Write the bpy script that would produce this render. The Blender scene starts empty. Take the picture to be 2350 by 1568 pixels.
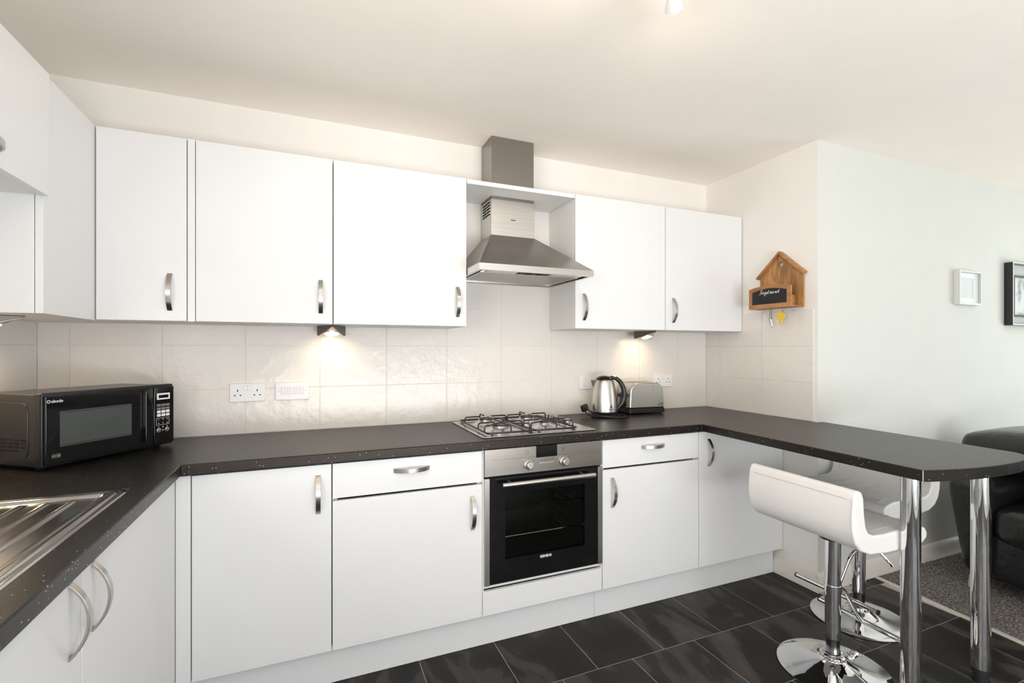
import bpy, bmesh, math, random
from mathutils import Vector, Matrix
random.seed(7)
S = bpy.context.scene
COL = S.collection
R = math.radians
# ------------------------------------------------------------------ camera, world, daylight, exposure
YAW, F, H = 0.3956, 1103.7, 1.3008
cam_d = bpy.data.cameras.new('camera'); cam = bpy.data.objects.new('camera', cam_d); COL.objects.link(cam)
cam.location = (0, 0, H); cam.rotation_euler = (math.pi/2, 0, -YAW)
cam_d.sensor_width = 36; cam_d.lens = F/2350*36; cam_d.shift_y = 16.6/2350
cam_d.clip_start = 0.02; S.camera = cam
w = bpy.data.worlds.new('sky'); S.world = w; w.use_nodes = True
wn = w.node_tree.nodes; wn['Background'].inputs[0].default_value = (0.80, 0.90, 1.0, 1); wn['Background'].inputs[1].default_value = 1.2
S.view_settings.view_transform = 'Standard'; S.view_settings.look = 'None'
S.view_settings.exposure = 0.14; S.view_settings.gamma = 1.0; S.view_settings.use_curve_mapping = False
def area(name, loc, rot, sx, sy, power, col):
    l = bpy.data.lights.new(name, 'AREA'); l.shape = 'RECTANGLE'; l.size = sx; l.size_y = sy
    l.energy = power; l.color = col
    o = bpy.data.objects.new(name, l); COL.objects.link(o); o.location = loc; o.rotation_euler = rot
    return o
# patio door gives the living room's daylight; front and left lights are added fill
# (the lower, upward facing pair is added to brighten the ceiling, as if off a terrace)
area('added_fill_front', (0.95, -1.74, 1.45), (R(90), 0, 0), 2.6, 1.4, 8, (0.99, 0.985, 1.0))  # added front fill, its source is unseen
area('added_uplight_front', (0.95, -2.20, 0.50), (R(90+66), 0, 0), 2.6, 1.3, 122, (1.0, 0.985, 0.975))
area('daylight_patio_door', (6.14, -0.2, 1.2), (0, R(90), 0), 1.8, 2.3, 42, (0.93, 1.0, 0.965))
area('added_uplight_side', (6.60, -0.2, 0.55), (0, R(90+62), 0), 1.3, 2.3, 42, (0.96, 1.0, 0.96))
area('added_fill_left', (-1.20, -0.45, 1.50), (0, R(-90-15), 0), 1.0, 1.7, 52, (1.0, 0.96, 0.91))  # added to brighten surfaces facing left, source unseen

# ------------------------------------------------------------------ materials
MATS = {}
def nodes(name):
    m = bpy.data.materials.new(name); m.use_nodes = True
    nt = m.node_tree; b = nt.nodes['Principled BSDF']; MATS[name] = m
    return m, nt, b
def L(nt, a, b): nt.links.new(a, b)
def tex(nt, kind, scale, coord='Object', **kw):
    n = nt.nodes.new('ShaderNodeTex'+kind); n.inputs['Scale'].default_value = scale
    for k, v in kw.items(): n.inputs[k].default_value = v
    tc = nt.nodes.new('ShaderNodeTexCoord'); L(nt, tc.outputs[coord], n.inputs['Vector'])
    return n
def ramp(nt, src, stops):
    r = nt.nodes.new('ShaderNodeValToRGB'); L(nt, src, r.inputs[0])
    e = r.color_ramp.elements
    while len(e) < len(stops): e.new(0.5)
    for x, (p, c) in zip(e, stops): x.position = p; x.color = (*c, 1)
    return r
def bump(nt, b, src, strength, dist=0.01):
    n = nt.nodes.new('ShaderNodeBump'); n.inputs['Strength'].default_value = strength; n.inputs['Distance'].default_value = dist
    L(nt, src, n.inputs['Height']); L(nt, n.outputs[0], b.inputs['Normal'])
def M(name, col, rough=0.5, metal=0.0, spec=0.5, var=0.03, scale=6, bmp=0, bscale=60, coat=0, emit=None, estr=0):
    m, nt, b = nodes(name)
    t = tex(nt, 'Noise', scale, Detail=3.0)
    c0 = tuple(max(0, x*(1-var)) for x in col); c1 = tuple(min(1, x*(1+var)) for x in col)
    r = ramp(nt, t.outputs['Fac'], [(0.3, c0), (0.7, c1)]); L(nt, r.outputs[0], b.inputs['Base Color'])
    b.inputs['Roughness'].default_value = rough; b.inputs['Metallic'].default_value = metal
    b.inputs['Specular IOR Level'].default_value = spec; b.inputs['Coat Weight'].default_value = coat
    if bmp:
        t2 = tex(nt, 'Noise', bscale, Detail=4.0); bump(nt, b, t2.outputs['Fac'], bmp)
    if emit: b.inputs['Emission Color'].default_value = (*emit, 1); b.inputs['Emission Strength'].default_value = estr
    return m
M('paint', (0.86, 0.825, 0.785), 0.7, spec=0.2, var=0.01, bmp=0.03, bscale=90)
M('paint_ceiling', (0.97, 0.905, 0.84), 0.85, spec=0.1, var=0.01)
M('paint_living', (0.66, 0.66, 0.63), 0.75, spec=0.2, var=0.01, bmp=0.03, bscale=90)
M('gloss_white', (0.78, 0.78, 0.785), 0.24, spec=0.5, var=0.005)
M('matt_white', (0.82, 0.81, 0.79), 0.45, spec=0.4, var=0.01)
M('skirting', (0.78, 0.74, 0.68), 0.35, var=0.02)
M('wall_tile', (0.785, 0.735, 0.69), 0.22, spec=0.5, var=0.015, scale=3, bmp=0.30, bscale=20)
M('grout', (0.76, 0.73, 0.69), 0.8, spec=0.2, var=0.04, scale=30)
M('floor_grout', (0.44, 0.41, 0.385), 0.7, var=0.1, scale=30)
M('plastic_white', (0.84, 0.83, 0.83), 0.3, var=0.005)
M('plastic_black', (0.012, 0.012, 0.013), 0.3, var=0.1)
M('gloss_black', (0.006, 0.006, 0.007), 0.06, spec=0.5, var=0.05)
M('slot_black', (0.004, 0.004, 0.004), 0.6, var=0.1)
M('enamel_black', (0.012, 0.012, 0.012), 0.35, var=0.1, scale=30)
M('mw_shell', (0.016, 0.0145, 0.0135), 0.26, spec=0.6, var=0.08, bmp=0.02, bscale=300)
M('mw_window', (0.075, 0.085, 0.083), 0.16, var=0.05)
M('chrome', (0.86, 0.86, 0.87), 0.035, metal=1, var=0.01)
M('nickel', (0.50, 0.475, 0.445), 0.27, metal=1, var=0.03, scale=40)
M('lamp_body_shaded', (0.16, 0.145, 0.13), 0.35, metal=1, var=0.05)  # steel darkened: reflection of the dark room put into the colour
M('frame_white', (0.66, 0.655, 0.635), 0.45, var=0.01)
M('chrome_dark', (0.30, 0.30, 0.31), 0.12, metal=1, var=0.05)
M('white_leather', (0.80, 0.78, 0.76), 0.36, spec=0.45, var=0.015, bmp=0.06, bscale=220)
M('stitch', (0.55, 0.53, 0.50), 0.7, var=0.05)
M('black_leather', (0.009, 0.0095, 0.010), 0.24, spec=0.55, var=0.15, bmp=0.22, bscale=34)
M('picture_mat', (0.66, 0.665, 0.66), 0.7, var=0.01)
M('yellow_plastic', (0.80, 0.50, 0.03), 0.4, var=0.03)
M('chalkboard', (0.012, 0.012, 0.014), 0.75, var=0.3, scale=40)
M('white_print', (0.82, 0.82, 0.82), 0.5, var=0.01)
M('dark_print', (0.05, 0.05, 0.05), 0.5, var=0.02)
M('lamp_glass', (0.62, 0.63, 0.64), 0.25, var=0.01)
M('lamp_lit', (1, 0.9, 0.75), 0.4, var=0.0, emit=(1.0, 0.80, 0.52), estr=14)
M('rubber', (0.012, 0.012, 0.012), 0.6, var=0.1)
M('oven_cavity', (0.035, 0.035, 0.032), 0.4, var=0.2, scale=10)
M('pale_foot', (0.52, 0.47, 0.41), 0.5, var=0.05)
M('trim_metal', (0.72, 0.67, 0.60), 0.4, metal=0.3, var=0.03)
M('paper', (0.47, 0.465, 0.435), 0.8, var=0.05, scale=14)
def brushed(name, col, rough, axis, aniso=0.5):
    m, nt, b = nodes(name)
    tc = nt.nodes.new('ShaderNodeTexCoord'); mp = nt.nodes.new('ShaderNodeMapping')
    sc = [260, 260, 260]; sc[axis] = 3; mp.inputs['Scale'].default_value = sc
    n = nt.nodes.new('ShaderNodeTexNoise'); n.inputs['Scale'].default_value = 1; n.inputs['Detail'].default_value = 3
    L(nt, tc.outputs['Object'], mp.inputs[0]); L(nt, mp.outputs[0], n.inputs['Vector'])
    r = ramp(nt, n.outputs['Fac'], [(0.3, tuple(x*0.93 for x in col)), (0.7, tuple(min(1, x*1.06) for x in col))])
    L(nt, r.outputs[0], b.inputs['Base Color'])
    b.inputs['Metallic'].default_value = 1; b.inputs['Roughness'].default_value = rough
    bump(nt, b, n.outputs['Fac'], 0.04, 0.002)
brushed('steel', (0.33, 0.305, 0.28), 0.30, 0)
brushed('steel_vert', (0.60, 0.575, 0.545), 0.28, 2)
brushed('steel_light', (0.66, 0.64, 0.615), 0.26, 0)
brushed('sink_steel', (0.62, 0.59, 0.56), 0.16, 1)
def worktop_mat():
    m, nt, b = nodes('worktop')
    n = tex(nt, 'Noise', 420, Detail=3.0)
    base = ramp(nt, n.outputs['Fac'], [(0.38, (0.004, 0.0036, 0.0034)), (0.64, (0.021, 0.0185, 0.0165))])
    v = tex(nt, 'Voronoi', 88)
    sm = nt.nodes.new('ShaderNodeMath'); sm.operation = 'LESS_THAN'; sm.inputs[1].default_value = 0.13; L(nt, v.outputs['Distance'], sm.inputs[0])
    sx = nt.nodes.new('ShaderNodeSeparateColor'); L(nt, v.outputs['Color'], sx.inputs[0])
    gt = nt.nodes.new('ShaderNodeMath'); gt.operation = 'GREATER_THAN'; gt.inputs[1].default_value = 0.72; L(nt, sx.outputs[0], gt.inputs[0])
    mu = nt.nodes.new('ShaderNodeMath'); mu.operation = 'MULTIPLY'; L(nt, sm.outputs[0], mu.inputs[0]); L(nt, gt.outputs[0], mu.inputs[1])
    mx = nt.nodes.new('ShaderNodeMix'); mx.data_type = 'RGBA'; L(nt, mu.outputs[0], mx.inputs[0]); L(nt, base.outputs[0], mx.inputs[6])
    mx.inputs[7].default_value = (0.55, 0.53, 0.50, 1); L(nt, mx.outputs[2], b.inputs['Base Color'])
    b.inputs['Roughness'].default_value = 0.31; b.inputs['Specular IOR Level'].default_value = 0.34; b.inputs['Specular Tint'].default_value = (1.0, 0.87, 0.76, 1)  # warm reflections of the wall put into the specular tint
    bump(nt, b, n.outputs['Fac'], 0.16, 0.002)
worktop_mat()
def slate_mat():
    m, nt, b = nodes('slate')
    tc = nt.nodes.new('ShaderNodeTexCoord'); oi = nt.nodes.new('ShaderNodeObjectInfo')
    mul = nt.nodes.new('ShaderNodeMath'); mul.operation = 'MULTIPLY'; mul.inputs[1].default_value = 37.0; L(nt, oi.outputs['Random'], mul.inputs[0])
    add = nt.nodes.new('ShaderNodeVectorMath'); add.operation = 'ADD'; L(nt, tc.outputs['Object'], add.inputs[0]); L(nt, mul.outputs[0], add.inputs[1])
    mp = nt.nodes.new('ShaderNodeMapping'); mp.inputs['Scale'].default_value = (4.2, 1.9, 1); mp.inputs['Rotation'].default_value = (0, 0, 0.9); L(nt, add.outputs[0], mp.inputs[0])
    n = nt.nodes.new('ShaderNodeTexNoise'); n.inputs['Scale'].default_value = 1.0; n.inputs['Detail'].default_value = 5; n.inputs['Distortion'].default_value = 1.4; L(nt, mp.outputs[0], n.inputs['Vector'])
    r = ramp(nt, n.outputs['Fac'], [(0.34, (0.013, 0.0112, 0.0105)), (0.48, (0.019, 0.0165, 0.0155)), (0.53, (0.044, 0.0385, 0.036)), (0.72, (0.072, 0.062, 0.058))])
    r.color_ramp.interpolation = 'EASE'; L(nt, r.outputs[0], b.inputs['Base Color'])
    n2 = nt.nodes.new('ShaderNodeTexNoise'); n2.inputs['Scale'].default_value = 55; n2.inputs['Detail'].default_value = 5; L(nt, add.outputs[0], n2.inputs['Vector'])
    bump(nt, b, n2.outputs['Fac'], 0.12, 0.004)
    b.inputs['Roughness'].default_value = 0.45; b.inputs['Specular IOR Level'].default_value = 0.22
slate_mat()
def wood_mat(name, c0, c1, axis=2):
    m, nt, b = nodes(name)
    tc = nt.nodes.new('ShaderNodeTexCoord'); mp = nt.nodes.new('ShaderNodeMapping')
    sc = [26, 26, 26]; sc[axis] = 5; mp.inputs['Scale'].default_value = sc
    L(nt, tc.outputs['Object'], mp.inputs[0])
    n = nt.nodes.new('ShaderNodeTexNoise'); n.inputs['Scale'].default_value = 1; n.inputs['Detail'].default_value = 6; n.inputs['Distortion'].default_value = 0.8
    L(nt, mp.outputs[0], n.inputs['Vector'])
    r = ramp(nt, n.outputs['Fac'], [(0.3, c0), (0.62, c1)]); L(nt, r.outputs[0], b.inputs['Base Color'])
    b.inputs['Roughness'].default_value = 0.5
wood_mat('wood', (0.20, 0.085, 0.026), (0.50, 0.25, 0.085))
wood_mat('wood_frame', (0.30, 0.125, 0.040), (0.47, 0.22, 0.080), 1)
def carpet_mat():
    m, nt, b = nodes('carpet_pile')
    n = tex(nt, 'Noise', 120, Detail=8.0, Roughness=0.75)
    r = ramp(nt, n.outputs['Fac'], [(0.38, (0.05, 0.044, 0.040)), (0.5, (0.15, 0.135, 0.125)), (0.60, (0.44, 0.41, 0.385))])
    L(nt, r.outputs[0], b.inputs['Base Color']); b.inputs['Roughness'].default_value = 0.95; b.inputs['Specular IOR Level'].default_value = 0.1
    bump(nt, b, n.outputs['Fac'], 0.6, 0.006)
carpet_mat()
def photo_mat():
    m, nt, b = nodes('photo_print')
    n = tex(nt, 'Noise', 9, Detail=6.0)
    r = ramp(nt, n.outputs['Fac'], [(0.38, (0.22, 0.23, 0.25)), (0.52, (0.80, 0.82, 0.84)), (0.7, (0.86, 0.87, 0.88))])
    L(nt, r.outputs[0], b.inputs['Base Color']); b.inputs['Roughness'].default_value = 0.5
photo_mat()
def glass_mat(name, tint, refl=1.0):
    m = bpy.data.materials.new(name); m.use_nodes = True; nt = m.node_tree; MATS[name] = m
    nt.nodes.remove(nt.nodes['Principled BSDF']); out = nt.nodes['Material Output']
    t = nt.nodes.new('ShaderNodeBsdfTransparent'); t.inputs[0].default_value = (*tint, 1)
    g = nt.nodes.new('ShaderNodeBsdfGlossy'); g.inputs['Roughness'].default_value = 0.02
    lw = nt.nodes.new('ShaderNodeLayerWeight'); lw.inputs[0].default_value = 0.5
    pw = nt.nodes.new('ShaderNodeMath'); pw.operation = 'POWER'; pw.inputs[1].default_value = 5.0; L(nt, lw.outputs['Facing'], pw.inputs[0])
    f = nt.nodes.new('ShaderNodeMath'); f.operation = 'MULTIPLY_ADD'; f.inputs[1].default_value = 0.6; f.inputs[2].default_value = 0.02; L(nt, pw.outputs[0], f.inputs[0])
    mx = nt.nodes.new('ShaderNodeMixShader'); L(nt, f.outputs[0], mx.inputs[0]); L(nt, t.outputs[0], mx.inputs[1]); L(nt, g.outputs[0], mx.inputs[2])
    L(nt, mx.outputs[0], out.inputs[0])
glass_mat('oven_glass', (0.75, 0.75, 0.72)); glass_mat('clear_glass', (0.97, 0.98, 0.98))

# ------------------------------------------------------------------ mesh helpers
class MB:
    def __init__(s): s.v = []; s.f = []
    def add(s, vs, fs):
        n = len(s.v); s.v += [tuple(v) for v in vs]; s.f += [tuple(i+n for i in f) for f in fs]; return s
    def box(s, x0, x1, y0, y1, z0, z1):
        return s.add([(x0,y0,z0),(x1,y0,z0),(x1,y1,z0),(x0,y1,z0),(x0,y0,z1),(x1,y0,z1),(x1,y1,z1),(x0,y1,z1)],
                     [(0,3,2,1),(4,5,6,7),(0,1,5,4),(1,2,6,5),(2,3,7,6),(3,0,4,7)])
    def prism(s, pts, ax, a, b):          # polygon pts extruded along axis ax from a to b
        def mk(p, t): return (t, p[0], p[1]) if ax == 'x' else (p[0], t, p[1]) if ax == 'y' else (p[0], p[1], t)
        n = len(pts); vs = [mk(p, a) for p in pts]+[mk(p, b) for p in pts]
        fs = [tuple(range(n-1, -1, -1)), tuple(range(n, 2*n))]+[(i, (i+1) % n, n+(i+1) % n, n+i) for i in range(n)]
        return s.add(vs, fs)
    def lathe(s, prof, c=(0, 0, 0), n=24, ax='z', cap=True):
        vs = []; fs = []
        for r, z in prof:
            for i in range(n):
                a = 2*math.pi*i/n; x, y = r*math.cos(a), r*math.sin(a)
                p = (x, y, z) if ax == 'z' else (x, z, y) if ax == 'y' else (z, x, y)
                vs.append((c[0]+p[0], c[1]+p[1], c[2]+p[2]))
        for k in range(len(prof)-1):
            for i in range(n):
                j = (i+1) % n; fs.append((k*n+i, k*n+j, (k+1)*n+j, (k+1)*n+i))
        if cap: fs.append(tuple(range(n-1, -1, -1))); fs.append(tuple(range((len(prof)-1)*n, len(prof)*n)))
        return s.add(vs, fs)
    def cyl(s, c, r, z0, z1, n=24, ax='z'): return s.lathe([(r, z0), (r, z1)], c, n, ax)
    def tube(s, path, r, n=8, closed=False, flat=None):
        P = [Vector(p) for p in path]; N = len(P); rr = r if isinstance(r, (list, tuple)) else [r]*N
        T = []
        for i in range(N):
            a = P[i-1] if (i > 0 or closed) else P[i]; b = P[(i+1) % N] if (i < N-1 or closed) else P[i]
            T.append((b-a).normalized())
        u = T[0].orthogonal().normalized() if flat is None else Vector(flat)
        vs = []; fs = []
        for i in range(N):
            u = (u-T[i]*u.dot(T[i])).normalized(); w_ = T[i].cross(u)
            for k in range(n):
                a = 2*math.pi*k/n; vs.append(P[i]+(u*math.cos(a)+w_*math.sin(a))*rr[i])
        for i in range(N-1 if not closed else N):
            for k in range(n):
                j = (i+1) % N; q = (k+1) % n; fs.append((i*n+k, i*n+q, j*n+q, j*n+k))
        if not closed: fs += [tuple(range(n-1, -1, -1)), tuple(range((N-1)*n, N*n))]
        return s.add(vs, fs)
    def bar(s, path, wv, hw, t):          # flat bar: path, unit width vector, half width, thickness list across normal
        P = [Vector(p) for p in path]; N = len(P); W = Vector(wv); vs = []; fs = []
        for i in range(N):
            d = (P[min(i+1, N-1)]-P[max(i-1, 0)]).normalized(); nn = d.cross(W).normalized()
            tt = t[i] if isinstance(t, list) else t
            for a, b in ((-1, -1), (1, -1), (1, 1), (-1, 1)): vs.append(P[i]+W*hw*a+nn*tt/2*b)
        for i in range(N-1):
            for k in range(4):
                q = (k+1) % 4; fs.append((i*4+k, i*4+q, i*4+4+q, i*4+4+k))
        fs += [(3, 2, 1, 0), tuple(range((N-1)*4, N*4))]
        return s.add(vs, fs)
    def grid(s, nx, ny, fn):
        vs = [fn(i/nx, j/ny) for j in range(ny+1) for i in range(nx+1)]
        fs = [(j*(nx+1)+i, j*(nx+1)+i+1, (j+1)*(nx+1)+i+1, (j+1)*(nx+1)+i) for j in range(ny) for i in range(nx)]
        return s.add(vs, fs)
    def xf(s, m): s.v = [tuple(m @ Vector(v)) for v in s.v]; return s
def world_loc(o):
    p = Vector(o.location)
    while o.parent: o = o.parent; p = p+Vector(o.location)
    return p
def obj(name, mb, mat, parent=None, bev=0, seg=2, smooth=False, sub=0, world=True, loc=None, ang=35):
    me = bpy.data.meshes.new(name); off = Vector((0, 0, 0))
    o = bpy.data.objects.new(name, me)
    if parent is not None:
        o.parent = parent
        if world: off = world_loc(parent)
    if loc is not None: o.location = Vector(loc)-off; off = Vector(loc)
    me.from_pydata([tuple(Vector(v)-off) for v in mb.v], [], mb.f); me.validate()
    bm = bmesh.new(); bm.from_mesh(me); bmesh.ops.remove_doubles(bm, verts=bm.verts, dist=1e-6)
    bmesh.ops.recalc_face_normals(bm, faces=bm.faces); bm.to_mesh(me); bm.free()
    if mat: me.materials.append(MATS[mat])
    COL.objects.link(o)
    if smooth or bev:
        for p in me.polygons: p.use_smooth = True
        me.set_sharp_from_angle(angle=R(ang))
    if bev:
        b = o.modifiers.new('bevel', 'BEVEL'); b.width = bev; b.segments = seg; b.limit_method = 'ANGLE'; b.angle_limit = R(40); b.harden_normals = True
    if sub:
        b = o.modifiers.new('sub', 'SUBSURF'); b.levels = sub; b.render_levels = sub
    return o
def tag(o, label, cat, group=None):
    o['label'] = label; o['category'] = cat
    if group: o['group'] = group
    return o
def thing(name, label, cat, loc=(0, 0, 0), rz=0, group=None):
    o = bpy.data.objects.new(name, None); COL.objects.link(o); o.empty_display_size = 0.05
    o.location = loc; o.rotation_euler = (0, 0, rz); return tag(o, label, cat, group)
def struct(name, mb, mat, **k):
    o = obj(name, mb, mat, **k); o['kind'] = 'structure'; return o
def box(*a): return MB().box(*a)
FRONT = Matrix.Rotation(R(90), 4, 'X')                       # text facing -Y
RIGHTW = Matrix.Rotation(R(-90), 4, 'Z') @ FRONT             # text facing -X
def text(name, body, size, mat, parent, loc, rot=FRONT, shear=0, ex=0.0003, align='CENTER', bold=0, sx=1.0, world=True):
    c = bpy.data.curves.new('lettering', 'FONT'); c.body = body; c.size = size; c.extrude = ex; c.shear = shear
    c.align_x = align; c.align_y = 'CENTER'; c.offset = bold; c.resolution_u = 3
    t = bpy.data.objects.new('lettering', c); COL.objects.link(t)
    dg = bpy.context.evaluated_depsgraph_get(); me = bpy.data.meshes.new_from_object(t.evaluated_get(dg))
    bpy.data.objects.remove(t); bpy.data.curves.remove(c)
    off = world_loc(parent) if world else Vector((0, 0, 0))
    me.transform(Matrix.Translation(Vector(loc)-off) @ rot @ Matrix.Diagonal((sx, 1, 1, 1)))
    me.materials.clear(); me.materials.append(MATS[mat]); me.name = name
    o = bpy.data.objects.new(name, me); COL.objects.link(o); o.parent = parent; return o
def arc_pts(cx, cy, r, a0, a1, n): return [(cx+r*math.cos(R(a0+(a1-a0)*i/n)), cy+r*math.sin(R(a0+(a1-a0)*i/n))) for i in range(n+1)]
def rrect(x0, x1, y0, y1, r, n=4):
    return arc_pts(x1-r, y1-r, r, 0, 90, n)+arc_pts(x0+r, y1-r, r, 90, 180, n)+arc_pts(x0+r, y0+r, r, 180, 270, n)+arc_pts(x1-r, y0+r, r, 270, 360, n)

# ------------------------------------------------------------------ measured layout (metres)
D, XR, XL, ZC = 2.528, 2.498, -1.020, 2.419
YF, ZW, ZB, YD, YP, YS = 1.927, 0.908, 0.870, 1.947, 1.997, 1.744
YU, U0, U1 = 2.230, 1.408, 2.126

# ------------------------------------------------------------------ room shell
ZX = lambda y: 2.955-0.11*(YS-y)                # line of the metal threshold between tiles and carpet
fl = struct('floor', MB().prism([(XL-.1, -1.6), (ZX(-1.6), -1.6), (ZX(YS), YS), (2.6, YS), (2.6, D+.1), (XL-.1, D+.1)], 'z', -0.12, -0.0006), 'floor_grout')
PX, PY, GAP = 0.3312, 0.350, 0.0026
for j in range(-1, 13):
    y1 = 2.017-PY*j; y0 = y1-PY
    offx = 0.0 if j % 2 == 0 else PX/2
    for i in range(-6, 9):
        x0 = 0.746+offx+PX*i; x1 = x0+PX
        xa, xb, ya, yb = max(x0+GAP/2, -0.46), x1-GAP/2, max(y0+GAP/2, -1.55), min(y1-GAP/2, 2.06)
        if ya > yb-.02 or xb < xa+.02: continue
        if xa > 2.49 and ya > YS: continue
        if yb > YS and xb > 2.49 and xa < 2.49:
            if ya > YS-.1: xb = 2.493
            else: pass
        if xa > 2.49: yb = min(yb, YS-.003)
        lim0, lim1 = ZX(ya)-.004, ZX(yb)-.004
        if xa > min(lim0, lim1)-.02: continue
        poly = [(xa, ya), (min(xb, lim0), ya), (min(xb, lim1), yb), (xa, yb)]
        obj('tile', MB().prism(poly, 'z', -0.006, 0.0), 'slate', fl)
t = struct('ceiling', box(XL-.1, 6.1, -1.7, D+.1, ZC, ZC+.1), 'paint_ceiling')
wb = struct('wall_back', box(XL-.1, XR+.1, D+.003, D+.12, -.1, ZC), 'paint')

wr = struct('wall_right', MB().prism([(XR+.003, YS), (XR+.1, YS+.1), (XR+.1, D+.003), (XR+.003, D+.003)], 'z', -.1, ZC), 'paint')
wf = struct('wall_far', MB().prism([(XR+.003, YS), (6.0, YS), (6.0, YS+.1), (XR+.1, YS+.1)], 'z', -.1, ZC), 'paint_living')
def holed(a0, a1, z0, z1, h, ax, t0, t1):       # wall slab with one rectangular opening h=(a,b,zl,zh)
    mb = MB()
    for p in ((a0, h[0], z0, z1), (h[1], a1, z0, z1), (h[0], h[1], z0, h[2]), (h[0], h[1], h[3], z1)):
        if p[1]-p[0] > .001 and p[3]-p[2] > .001:
            if ax == 'x': mb.box(p[0], p[1], t0, t1, p[2], p[3])
            else: mb.box(t0, t1, p[0], p[1], p[2], p[3])
    return mb
wl = struct('wall_left', holed(-1.6, D+.003, -.1, ZC, (-1.35, .45, 1.02, 2.10), 'y', XL-.12, XL-.003), 'paint')
struct('wall_front', holed(XL-.12, 6.0, -.1, ZC, (-.40, 2.30, .02, 2.28), 'x', -1.7, -1.6), 'paint')
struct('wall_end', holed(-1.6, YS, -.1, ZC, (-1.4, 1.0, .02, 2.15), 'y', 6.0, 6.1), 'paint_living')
def window(n, a0, a1, z0, z1, ax, t, panes):
    def bx(p0, p1, q0, q1, d):
        return box(p0, p1, t-d, t+d, q0, q1) if ax == 'x' else box(t-d, t+d, p0, p1, q0, q1)
    f = MB(); e = .06
    for a in (bx(a0, a1, z0, z0+e, .035), bx(a0, a1, z1-e, z1, .035), bx(a0, a0+e, z0+e, z1-e, .035), bx(a1-e, a1, z0+e, z1-e, .035)): f.add(a.v, a.f)
    wdw = struct('window_%d' % n, f, 'plastic_white')
    wd = (a1-a0)/panes
    for k in range(panes):
        if k: obj('mullion', bx(a0+wd*k-.03, a0+wd*k+.03, z0+e, z1-e, .034), 'plastic_white', wdw)
        obj('pane', bx(a0+wd*k+.03, a0+wd*(k+1)-.03, z0+e, z1-e, .004), 'clear_glass', wdw)
window(1, -.40, 2.30, .02, 2.28, 'x', -1.65, 3)  # added window behind the camera, lets the front fill in
window(2, -1.4, 1.0, .02, 2.15, 'y', 6.05, 2)
window(3, -1.35, .45, 1.02, 2.10, 'y', XL-.07, 2)  # added window on the left wall, lets the left fill in
# wall tiles: each a child of its wall
ZS = [ZW, 1.115, 1.3155, 1.518, 1.7205]
G = .0015
def btile(x0, x1, z0, z1): obj('tile', box(x0+G, x1-G, D, D+.005, z0+G, z1-G), 'wall_tile', wb, bev=.0008, seg=1)
XS = [XL-.001, -.918, -.601, -.281, .039, .357, .674, .990, 1.306, 1.622, 1.937, 2.251, XR+.001]
for a, b in zip(XS[:-1], XS[1:]):
    for k in range(3):
        btile(a, b, ZS[k], ZS[k+1] if k < 2 or a in (.674, .990) else 1.43)
for a, b in ((.674, .990), (.990, 1.306)):
    btile(a, b, ZS[3], ZS[4])
YR = [D, 2.409, 2.087, 1.766]
for b, a in zip(YR[:-1], YR[1:]):
    for k in range(3):
        obj('tile', box(XR, XR+.005, a+G, b-G, ZS[k]+G, ZS[k+1]-G), 'wall_tile', wr, bev=.0008, seg=1)
for k in range(6):
    for r in range(3):
        obj('tile', box(XL-.005, XL, D-.3165*(k+1)+G, D-.3165*k-G, ZS[r]+G, (ZS[r+1] if r < 2 else 1.43)-G), 'wall_tile', wl, bev=.0008, seg=1)
# skirting boards
def skirt(prof_len): return [(0, 0), (0.016, 0), (0.016, 0.075), (0.010, 0.092), (0.004, 0.100), (0, 0.100)]
b_ = struct('baseboard_right', MB().prism([(XR+.003-x, z) for x, z in skirt(0)], 'y', YS+.0002, 2.0), 'skirting', smooth=True)
b_ = struct('baseboard_far', MB().prism([(YS-y, z) for y, z in skirt(0)], 'x', XR-.013, 6.0), 'skirting', smooth=True)
# threshold strip
ta, tb = (ZX(YS), YS-.016), (ZX(-1.55), -1.55)
struct('trim_1', MB().prism([(ta[0]-.006, ta[1]), (tb[0]-.006, tb[1]), (tb[0]+.022, tb[1]), (ta[0]+.022, ta[1])], 'z', -.004, .007), 'trim_metal', bev=.003)
# carpet with a rough pile surface
def cp(u, v):
    y = -1.6+(YS-.002+1.6)*(v**0.62); x0 = ZX(y)+.010; x = x0+(6.0-x0)*(u**1.5)
    return (x, y, -.003+.008*random.random())
mb = MB().grid(170, 260, cp)
cpt = obj('carpet', mb, 'carpet_pile', smooth=True, ang=180); cpt['kind'] = 'stuff'
tag(cpt, 'speckled grey brown carpet of the living area beyond the metal strip', 'carpet')
struct('floor_living', MB().prism([(ZX(-1.6), -1.6), (6.0, -1.6), (6.0, YS), (ZX(YS), YS)], 'z', -.12, -.006), 'carpet_pile')

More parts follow.
